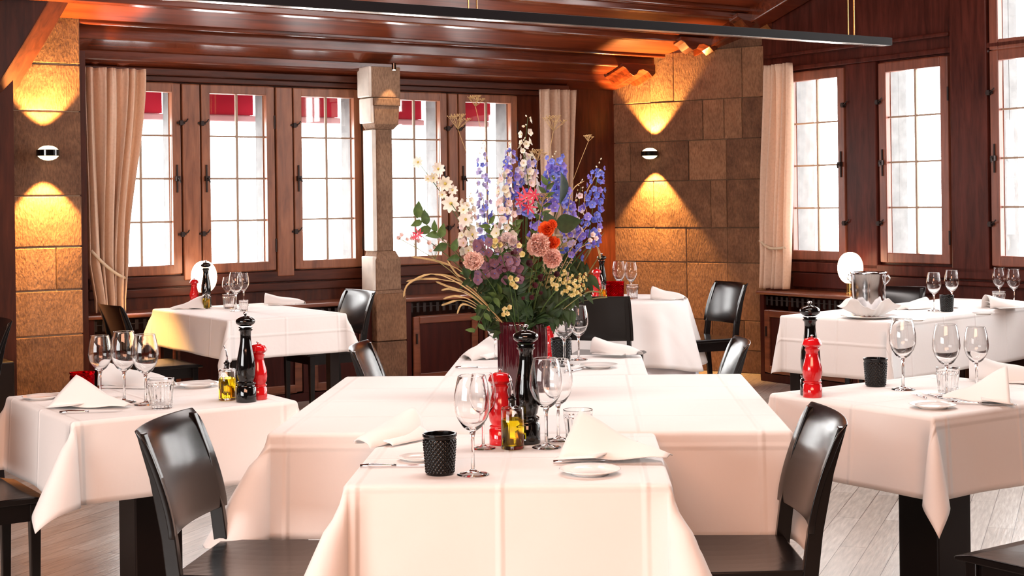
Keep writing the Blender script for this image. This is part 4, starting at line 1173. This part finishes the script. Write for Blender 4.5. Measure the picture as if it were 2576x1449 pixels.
MG = {k: petal('leaf_' + k, c, c2, .2) for k, c, c2 in (('dark', (.010, .028, .008), (.03, .07, .018)), ('mid', (.03, .07, .015), (.08, .15, .03)), ('pale', (.14, .16, .05), (.32, .30, .12)), ('straw', (.42, .27, .10), (.68, .48, .22)))}
MP_ = {k: petal('petal_' + k, c, c2) for k, c, c2 in (
    ('blue', (.10, .14, .62), (.24, .30, .85)), ('violet', (.16, .12, .55), (.34, .28, .82)), ('lilac', (.38, .38, .78), (.62, .60, .88)), ('white', (.80, .78, .62), (.92, .90, .84)),
    ('blush', (.78, .62, .62), (.90, .78, .76)), ('pink', (.90, .52, .44), (.97, .78, .70)), ('hot', (.72, .05, .12), (.88, .16, .22)), ('orange', (.80, .07, .012), (.92, .16, .03)),
    ('mauve', (.18, .07, .13), (.34, .18, .26)), ('wine', (.035, .006, .012), (.09, .012, .022)), ('yellow', (.66, .52, .18), (.86, .76, .42)), ('rust', (.30, .04, .015), (.55, .12, .03)))}
def Bp(px, py, dy=0.0): return at_y(px, py, VY + dy)
# petal-shaped sheet along +x, opening to +z
def petal_mesh(m, L, Wd, curl, M, n=5, k=4, cup=.25):
    def fn(u, v):
        w = Wd * sin(pi * min(.98, .08 + u * .86)) ** .7; y = (v - .5) * w
        return (L * u, y, curl * L * u * u + cup * (y * y) / max(Wd, 1e-5) * 2)
    m.grid(fn, n, k, M)
def floret_mesh(name, mat, n, L, Wd, curl, tilt, seed, center=None):
    m = MB()
    for i in range(n):
        petal_mesh(m, L, Wd, curl, Matrix.Rotation(2 * pi * i / n + seed, 4, 'Z') @ Matrix.Rotation(-tilt, 4, 'Y'), 4, 2)
    o = m.build(name, mat, None, smooth=True, fix=False); me = o.data
    if center:
        me.materials.append(center); k = len(me.polygons)
    bpy.data.objects.remove(o); return me
def with_center(name, mat, cmat, n, L, Wd, curl, tilt, cr):
    m = MB()
    if name == 'floret' and L > .0155: L *= 1.12; Wd *= 1.12
    for i in range(n): petal_mesh(m, L, Wd, curl, Matrix.Rotation(2 * pi * i / n, 4, 'Z') @ Matrix.Rotation(-tilt, 4, 'Y'), 4, 2)
    k = len(m.f)
    m.lathe([(0, 0), (cr, .001), (cr * .8, cr * .7), (0, cr)], 8)
    o = m.build(name, mat, None, smooth=True, fix=False); o.data.materials.append(cmat)
    for p in o.data.polygons[k:]: p.material_index = 1
    me = o.data; bpy.data.objects.remove(o); return me
M_CENT = plain('flower_center', (.55, .45, .10), .8); M_CENTD = plain('flower_center_dark', (.08, .06, .12), .8)
FL = {
 'blue': with_center('floret', MP_['blue'], MP_['white'], 5, .017, .016, .15, .35, .003),
 'violet': with_center('floret', MP_['violet'], MP_['white'], 5, .017, .016, .15, .35, .003),
 'lilac': with_center('floret', MP_['lilac'], MP_['white'], 5, .016, .015, .15, .4, .003),
 'white': with_center('floret', MP_['white'], M_CENT, 5, .017, .017, .1, .3, .003),
 'blush': with_center('floret', MP_['blush'], M_CENT, 5, .016, .016, .1, .3, .0025),
 'cosmos': with_center('blossom', MP_['white'], M_CENT, 8, .030, .017, .05, .2, .006),
 'tiny': with_center('floret', MP_['yellow'], M_CENT, 5, .008, .008, .2, .4, .002),
 'twig': with_center('floret', MP_['blush'], MP_['pink'], 5, .011, .010, .25, .5, .003),
 'hyd': with_center('floret', MP_['mauve'], MP_['blue'], 4, .015, .018, .05, .15, .002),
 'wine': with_center('floret', MP_['wine'], MP_['wine'], 5, .014, .012, .3, .5, .003),
 'nerine': with_center('blossom', MP_['hot'], MP_['pink'], 7, .042, .009, .35, .35, .004),
 'bud': with_center('bud', MP_['white'], MP_['yellow'], 4, .012, .012, .9, 1.0, .004),
}
def flower_ball(name, mat, R, layers, ruff, seed):
    rnd = random.Random(seed); m = MB()
    for l in range(layers):
        k = l / (layers - 1); n = 9 - int(4 * k); tilt = .15 + 1.15 * k; L = R * (1.05 - .45 * k)
        for i in range(n):
            M = Matrix.Translation((0, 0, R * .1 * k)) @ Matrix.Rotation(2 * pi * i / n + rnd.uniform(-.3, .3) + l, 4, 'Z') @ Matrix.Rotation(-tilt + rnd.uniform(-.15, .15), 4, 'Y')
            ph = rnd.uniform(0, 6)
            def fn(u, v, M=M):
                w = R * .95 * sin(pi * min(.9, .12 + u * .62)); y = (v - .5) * w
                e = max(0, u - .5) * 2
                return (L * u * (1 - .12 * ruff * abs(sin(v * 14 + ph)) * e), y, .35 * L * u * u + ruff * .10 * R * sin(v * 18 + ph) * e)
            m.grid(fn, 5, 8, M)
    o = m.build(name, mat, None, smooth=True, fix=False); me = o.data; bpy.data.objects.remove(o); return me
BALL = {'pink': flower_ball('blossom', MP_['pink'], .040, 6, 1.0, 1), 'orange': flower_ball('blossom', MP_['orange'], .030, 4, .4, 2), 'wine': flower_ball('blossom', MP_['wine'], .04, 5, .8, 3), 'blushb': flower_ball('blossom', MP_['blush'], .032, 5, 1, 4), 'mauve': flower_ball('blossom', MP_['mauve'], .03, 4, .8, 5)}
def leaf_me(L, Wd, mat, fold=.3, curl=-.2):
    m = MB()
    def fn(u, v):
        w = Wd * sin(pi * u ** .75) * (1 - .2 * u) + .0006; y = (v - .5) * w
        return (L * u, y, fold * abs(y) + curl * L * u * u)
    m.grid(fn, 8, 4); o = m.build('leaf', mat, None, smooth=True, fix=False); me = o.data; bpy.data.objects.remove(o); return me
LEAF = {'dark': leaf_me(.05, .022, MG['dark']), 'mid': leaf_me(.05, .024, MG['mid']), 'pale': leaf_me(.04, .014, MG['pale']), 'big': leaf_me(.11, .085, MG['dark'], .15), 'med': leaf_me(.06, .036, MG['mid'], .2)}
def child_obj(me, name, parent, M, sc=1.0):
    o = bpy.data.objects.new(name, me); COL.objects.link(o); o.parent = parent
    o.matrix_local = M @ Matrix.Scale(sc, 4); return o
MOUTH = Vector((VX, VY, TABZ + VHt + .005))
rb_ = random.Random(21)
def stem_path(p1, bend=.06, base=None, low=.0):
    a = MOUTH + Vector((max(-.06, min(.06, (p1.x - VX) * .16)), max(-.05, min(.05, (p1.y - VY) * .3)), -.12)) if base is None else base
    pts = []
    for i in range(9):
        k = i / 8; p = a.lerp(p1, k); side = (p1.x - a.x)
        p.z += sin(pi * k) * bend * (1 + abs(side)); p.x -= sin(pi * k) * side * .12; pts.append(p)
    return pts
def stem(name, label, cat, p1, r=.0016, bend=.05, mat='mid', base=None, group=None):
    g = thing(name, label, cat, (0, 0, 0), 0, group); g.location = p1
    pts = [q - p1 for q in stem_path(p1, bend, base)]
    m = MB(); m.tube(pts, [r * 1.2] * 4 + [r] * 5, 6); m.build('stem', MG[mat], g, smooth=True)
    return g, pts
def rotM(d, spin=0.0):
    q = Vector(d).to_track_quat('Z', 'Y'); return q.to_matrix().to_4x4() @ Matrix.Rotation(spin, 4, 'Z')
def spike(name, label, pxa, pya, pxb, pyb, dy, keys, n, rad, cat='flower', r0=.35, sz=1.0, tip='bud', nt=4):
    """flower spike from the top pixel to the bottom pixel, then a stem into the vase"""
    top, bot = Bp(pxa, pya, dy), Bp(pxb, pyb, dy * .7)
    g = thing(name, label, cat, bot)
    pts = [q - bot for q in stem_path(bot, .02)][:-1] + [Vector((0, 0, 0)), (top - bot) * .5, top - bot]
    m = MB(); m.tube(pts, [.0025] * 8 + [.002, .0015, .001], 6); m.build('stem', MG['mid'], g, smooth=True)
    ax = (top - bot)
    for i in range(n):
        k = (i + .5) / n; th = i * 2.4 + rb_.uniform(-.4, .4); rr = rad * (1 - (1 - r0) * k) * rb_.uniform(.55, 1.1)
        d = Vector((cos(th), sin(th), rb_.uniform(-.1, .5)))
        p = ax * k + Vector((cos(th) * rr, sin(th) * rr, rb_.uniform(-.01, .01)))
        child_obj(FL[keys[rb_.randrange(len(keys))]], 'floret', g, Matrix.Translation(p) @ rotM(d + Vector((0, -.5, 0)), rb_.uniform(0, 6)), sz * rb_.uniform(.75, 1.1) * (1 - .35 * k))
    for i in range(nt):
        k = .97 + .05 * i; th = i * 2.4
        child_obj(FL['bud'], 'bud', g, Matrix.Translation(ax * k + Vector((cos(th), sin(th), 0)) * .006) @ rotM((cos(th), sin(th), 1)), .5)
    return g
spike('delphinium', 'pale lilac blue delphinium spike against the window, left of centre', 1212, 392, 1222, 640, .05, ['lilac', 'blue', 'lilac'], 48, .036, sz=1.0)
spike('delphinium', 'blue and lilac delphinium spike just left of the bouquet centre', 1282, 380, 1300, 545, .02, ['blue', 'lilac', 'violet'], 54, .050, sz=1.05)
spike('delphinium', 'lilac and white delphinium spike behind the centre of the bouquet', 1335, 395, 1328, 540, .06, ['lilac', 'white', 'blue'], 44, .044)
spike('delphinium', 'dense deep blue delphinium spike right of the bouquet centre', 1395, 398, 1402, 520, .0, ['violet', 'blue'], 70, .054, r0=.6, sz=1.1)
spike('delphinium', 'blue delphinium spike leaning furthest right in the bouquet', 1505, 425, 1478, 620, .0, ['violet', 'blue', 'blue'], 56, .042, r0=.6)
spike('delphinium', 'loose blue delphinium spike below the rightmost one', 1430, 510, 1440, 650, -.03, ['blue', 'lilac', 'violet'], 36, .038, r0=.6)
spike('delphinium', 'dark blue delphinium tip in the centre beside the dark leaf', 1350, 540, 1350, 610, -.02, ['violet'], 14, .026, r0=.7)
spike('white_larkspur', 'white blush larkspur spike in front of the lilac delphinium', 1268, 430, 1268, 620, -.05, ['blush', 'white', 'blush'], 46, .042, sz=1.1, r0=.5)
spike('white_larkspur', 'white larkspur spike behind the blue flowers, upper centre', 1318, 362, 1330, 470, .04, ['white', 'blush'], 26, .034, r0=.5)
spike('white_larkspur', 'thin tall larkspur tip with white buds, topmost in the bouquet', 1328, 295, 1318, 390, .04, ['bud', 'white'], 9, .020, r0=.6, nt=2)
spike('white_stock', 'white stock spike left of centre in front of the window', 1180, 505, 1176, 640, -.02, ['white', 'white', 'blush'], 40, .032, r0=.7, sz=1.1)
spike('larkspur', 'pale pink and green larkspur between the deep blue spikes', 1460, 470, 1450, 600, .05, ['blush', 'tiny'], 18, .030)
spike('yellow_statice', 'pale yellow statice cluster low on the right of the bouquet', 1460, 690, 1435, 745, -.10, ['tiny'], 46, .034, r0=1.0, sz=1.3, nt=0)
spike('yellow_statice', 'pale yellow statice cluster beside the pink carnation on the right', 1412, 675, 1405, 725, -.11, ['tiny'], 34, .030, r0=1.0, sz=1.3, nt=0)
# cosmos spray on the left
def spray(name, label, tip, dy, pts_px, key, size, cat='flower', bend=.03, face=(0, -1, .25), child='blossom', r=.0015, mat='mid'):
    p1 = Bp(*tip, dy); g, sp = stem(name, label, cat, p1, r, bend, mat)
    for (x, y, s_) in pts_px:
        p = Bp(x, y, dy + rb_.uniform(-.02, .02)) - p1
        f = Vector(face) + Vector((rb_.uniform(-.5, .5), 0, rb_.uniform(-.4, .4)))
        me = FL.get(key) or BALL.get(key)
        child_obj(me, child, g, Matrix.Translation(p) @ rotM(f, rb_.uniform(0, 6)), size * s_)
        near = min(sp, key=lambda q: (q - p).length)
        m = MB(); m.tube([near, near.lerp(p, .5) + Vector((0, 0, -.004)), p], .0009, 5); m.build('stalk', MG[mat], g, smooth=True)
    return g
spray('cosmos', 'spray of white cosmos reaching out at the upper left', (1052, 408), -.02, [(1052, 408, .8), (1102, 425, .9), (1090, 448, .7), (1120, 462, 1.0), (1076, 450, .6), (1138, 478, .7), (1112, 490, .6)], 'cosmos', .95)
spray('cosmos', 'large open white cosmos at the left above the carnation', (1135, 512), -.06, [(1135, 512, 1.15)], 'cosmos', 1.0)
spray('cosmos', 'white cosmos beside the stock spike at the left', (1172, 560), -.05, [(1172, 552, 1.0), (1166, 528, .7), (1188, 590, .8)], 'cosmos', 1.0)
spray('nerine', 'hot pink spidery nerine in the middle of the bouquet', (1325, 498), -.09, [(1325, 498, 1.0), (1308, 508, .8), (1345, 490, .8), (1330, 520, .8)], 'nerine', 1.0)
spray('nerine', 'pale pink spidery nerine at the far left', (1055, 590), -.05, [(1055, 590, .75), (1040, 598, .6)], 'nerine', .9)
spray('blossom_twig', 'twig with small pink blossoms pointing to the far left', (1004, 600), -.04, [(1004, 600, 1), (1012, 592, 1), (1024, 604, .9), (1036, 600, .9), (1052, 606, 1), (1078, 612, 1), (1095, 622, 1.1), (1106, 604, .9), (1120, 610, 1), (1085, 632, .8)], 'twig', 1.1, mat='pale')
spray('carnation', 'pink carnation at the left, beside the purple hydrangea', (1190, 660), -.14, [(1190, 660, .95)], 'pink', 1.0)
spray('carnation', 'large pink carnation in the centre right', (1350, 616), -.15, [(1350, 616, 1.12)], 'pink', 1.0)
spray('carnation', 'pink carnation below the orange flowers on the right', (1390, 650), -.15, [(1390, 650, .9)], 'pink', 1.0)
spray('orange_ranunculus', 'orange red round flower, upper of the two right of centre', (1376, 576), -.13, [(1376, 576, .95), (1388, 566, .6)], 'orange', 1.0)
spray('orange_ranunculus', 'orange red round flower just above the right pink carnation', (1392, 614), -.13, [(1392, 614, .85)], 'orange', 1.0)
spray('celosia', 'rusty red celosia low in the centre of the bouquet', (1340, 748), -.14, [(1340, 748, .9), (1362, 738, .7), (1318, 752, .7)], 'wine', 1.0)
spray('burgundy_dahlia', 'dark burgundy blossoms in the centre of the bouquet', (1340, 680), -.12, [(1330, 665, 1.1), (1362, 700, 1.1), (1310, 700, 1.0), (1345, 720, .9), (1290, 640, .9), (1400, 690, .9), (1270, 680, .9)], 'wine', 1.2)
spray('hydrangea', 'dusty purple hydrangea left of the bouquet centre', (1240, 640), -.11, [(x, y, .8 + .3 * rb_.random()) for x, y in [(1195 + rb_.uniform(0, 120), 600 + rb_.uniform(0, 105)) for _ in range(46)]], 'hyd', 1.15, child='floret')
spray('hydrangea', 'lilac pink blossoms above the purple hydrangea', (1275, 605), -.12, [(1275, 600, .9), (1262, 612, .8), (1292, 606, .8), (1300, 640, .7), (1255, 628, .7)], 'blushb', .75)
spray('yellow_blossom', 'cream yellow blossoms under the purple hydrangea', (1290, 710), -.16, [(1290, 712, 1), (1283, 700, .9), (1296, 722, .9), (1300, 704, .8)], 'tiny', 1.7, child='floret')
spray('yellow_blossom', 'cream yellow blossoms low in front, above the vase rim', (1272, 780), -.16, [(1270, 780, 1), (1280, 772, .9), (1266, 790, .8), (1276, 790, .8)], 'tiny', 1.6, child='floret')
spray('yellow_blossom', 'cream blossoms within the purple hydrangea', (1252, 612), -.16, [(1248, 606, 1), (1258, 616, .9), (1242, 620, .9), (1306, 618, .9), (1316, 640, 1)], 'tiny', 1.7, child='floret')
spray('pink_freesia', 'small pink blossoms by the blue spike at the right edge', (1492, 590), -.06, [(1490, 590, 1), (1500, 600, .9), (1484, 606, .9), (1506, 580, .8)], 'twig', 1.2)
def umbel(label, px, py, R, dy=0.0, n=12):
    p1 = Bp(px, py, dy); g, sp = stem('dill_head', label, 'seed head', p1, .0011, .02, 'straw')
    m = MB()
    for i in range(n):
        th = 2.4 * i; e = .35 + .6 * (i % 3) / 2; q = Vector((cos(th) * sin(e), sin(th) * sin(e), cos(e))) * R
        m.tube([(0, 0, 0), q * .6, q], .0007, 5)
        for k in range(5):
            a = 2 * pi * k / 5; w = q + Vector((cos(a), sin(a), .9)) * R * .24; m.tube([q, w], .0006, 4); m.lathe([(0, -.0022), (.0022, 0), (0, .0022)], 6, Matrix.Translation(w))
    m.build('umbel', MG['straw'], g, smooth=True)
umbel('straw coloured dill head at the upper left of the bouquet', 1152, 325, .046)
umbel('straw coloured dill head touching the window bar, topmost left', 1196, 268, .034, .03)
umbel('brownish dill head in front of the right curtain', 1392, 330, .048, .08)
umbel('small dill head on a long thin stem at the upper right', 1480, 356, .020, .02, 8)
umbel('brown seed head in the upper centre beside the deep blue spike', 1352, 405, .035, -.02)
umbel('rusty seed head beside the pink nerine', 1362, 520, .040, -.08)
# leafy branches
def branch(label, tip, dy, nleaf, kind, sc=1.0, spread=.5, start=.35, bend=.03, r=.0014, base=None, two=True, name='leafy_branch'):
    p1 = Bp(*tip, dy); g, sp = stem(name, label, 'branch', p1, r, bend, 'mid' if kind != 'dark' else 'dark', base)
    for i in range(nleaf):
        k = start + (1 - start) * (i + .5) / nleaf; f = k * (len(sp) - 1); a = min(int(f), len(sp) - 2); p = sp[a].lerp(sp[a + 1], f - a)
        d = (sp[a + 1] - sp[a]).normalized(); sd_ = (1 if i % 2 else -1)
        side = d.cross(Vector((0, -1, .2))).normalized() * sd_
        v = (d * (1 - spread) + side * spread + Vector((rb_.uniform(-.2, .2), rb_.uniform(-.5, .1), rb_.uniform(-.2, .3)))).normalized()
        zax = (v.cross(d) if v.cross(d).length > .05 else Vector((0, -1, 0))).normalized()
        if zax.y > 0: zax = -zax
        yax = zax.cross(v).normalized(); zax = v.cross(yax)
        M = Matrix(((v.x, yax.x, zax.x, p.x), (v.y, yax.y, zax.y, p.y), (v.z, yax.z, zax.z, p.z), (0, 0, 0, 1)))
        child_obj(LEAF[kind], 'leaf', g, M, sc * rb_.uniform(.75, 1.15))
    return g
branch('branch with broad green leaves reaching to the upper left', (1045, 545), -.05, 6, 'med', .95, .6, .78, .04)
branch('branch with round dark green leaves below the upper left one', (1100, 590), -.07, 6, 'med', .8, .7, .6, .02)
branch('sprig of green leaves drooping left over the vase', (1192, 838), -.14, 12, 'mid', .85, .75, .35, .09, base=MOUTH + Vector((-.03, -.05, .02)))
branch('single large dark leaf right of the bouquet centre', (1415, 500), -.08, 1, 'big', 1.0, .2, .93, .02)
branch('second large dark leaf under the deep blue spike', (1400, 560), -.06, 2, 'big', .8, .5, .9, .02)
for i, (x, y, lab) in enumerate([(1175, 700, 'left'), (1200, 765, 'lower left'), (1215, 800, 'lowest left'), (1245, 830, 'above the vase rim left'), (1300, 815, 'above the vase rim centre'), (1350, 815, 'above the vase rim right'),
        (1400, 800, 'lowest right'), (1440, 780, 'lower right'), (1475, 735, 'right'), (1485, 690, 'upper right'), (1330, 770, 'in front of the vase mouth'), (1270, 745, 'low centre left'), (1420, 745, 'low centre right'), (1230, 720, 'under the carnation'), (1455, 650, 'beside the blue spike'), (1300, 660, 'behind the hydrangea')]):
    branch('dark green foliage sprig of the bouquet, %s' % lab, (x, y), -.10 + .03 * (i % 5), 32, 'dark', 1.05 + .2 * (i % 2), .7, .12, .03, base=MOUTH + Vector((rb_.uniform(-.05, .05), rb_.uniform(-.05, .03), -.05)))
for i, (x, y, lab) in enumerate([(1290, 560, 'behind the white larkspur'), (1340, 600, 'behind the pink carnation'), (1230, 560, 'left of the larkspur'), (1420, 600, 'behind the orange flowers'), (1380, 450, 'between the blue spikes'), (1310, 740, 'low in front')]):
    branch('olive green filler sprig %s' % lab, (x, y), -.04, 26, 'pale' if i % 2 else 'mid', .8, .6, .3, .02, name='filler_sprig')
# arching straw grasses at the left, lance leaves at the right
def grass(label, pts_px, dy, r=.0016, mat='straw', group='straw grasses arching out at the left'):
    P_ = [Bp(x, y, dy + .03 * k) for k, (x, y) in enumerate(pts_px)]
    P_ = [MOUTH + Vector((-.03 if P_[-1].x < VX else .03, 0, -.06))] + P_
    # smooth by Catmull-Rom
    Q = []; 
    for i in range(len(P_) - 1):
        a, b, c_, d = P_[max(i - 1, 0)], P_[i], P_[i + 1], P_[min(i + 2, len(P_) - 1)]
        for k in range(5):
            u = k / 5; Q.append(.5 * ((2 * b) + (c_ - a) * u + (2 * a - 5 * b + 4 * c_ - d) * u * u + (3 * b - a - 3 * c_ + d) * u ** 3))
    Q.append(P_[-1]); b0 = Q[0].copy(); n = len(Q)
    m = MB(); m.tube([q - b0 for q in Q], [r * (1.6 - 1.3 * i / n) + (r * 1.4 if .55 < i / n < .92 else 0) for i in range(n)], 6)
    o = m.build('grass_blade', MG[mat], None, smooth=True); o.location = b0; tag(o, label, 'grass', group)
GS = [([(1200, 745), (1100, 690), (1030, 712), (1015, 748)], 'topmost arch ending in a hook'), ([(1190, 730), (1120, 705), (1060, 702), (1022, 708)], 'second from the top'),
      ([(1190, 745), (1130, 722), (1096, 708)], 'short one pointing up left'), ([(1200, 755), (1140, 728), (1110, 730)], 'short one in the middle'), ([(1200, 765), (1150, 745), (1115, 752)], 'lowest short one'),
      ([(1180, 700), (1110, 660), (1034, 646)], 'thin one crossing the window sill'), ([(1205, 775), (1160, 755), (1120, 765), (1112, 768)], 'bottom arch'), ([(1185, 715), (1150, 690), (1125, 655)], 'upright one beside the carnation'),
      ([(1210, 785), (1165, 765), (1150, 790)], 'drooping one near the leaf sprig'), ([(1200, 740), (1140, 698), (1090, 690)], 'upper one behind the others')]
for i, (g_, lab) in enumerate(GS): grass('dry straw grass at the left of the bouquet, %s' % lab, g_, -.12 + .015 * i, .0018)
for i, g_ in enumerate([[(1440, 760), (1480, 735), (1512, 735)], [(1430, 740), (1470, 700), (1510, 640)], [(1420, 740), (1465, 650), (1520, 585)], [(1440, 770), (1490, 752), (1528, 748)], [(1420, 700), (1440, 600), (1450, 540)], [(1430, 720), (1490, 620), (1510, 560)]]):
    grass('thin green grass blade at the right of the bouquet, %s' % ('lowest but one', 'steep one toward the stone wall', 'longest one', 'lowest one', 'nearly upright one', 'one beside the rightmost blue spike')[i], g_, -.05 + .02 * i, .0012, 'pale', 'green grass blades at the right')
# curly thin tendrils
for i, g_ in enumerate([[(1440, 620), (1480, 560), (1470, 500), (1500, 440), (1512, 425)], [(1445, 640), (1500, 620), (1510, 650), (1496, 600)], [(1420, 560), (1440, 480), (1470, 455)]]):
    grass('curly thin tendril %s' % ('winding up the rightmost blue spike', 'looping low at the right edge', 'winding between the blue spikes')[i], g_, -.06, .0010, 'straw', 'curly tendrils')
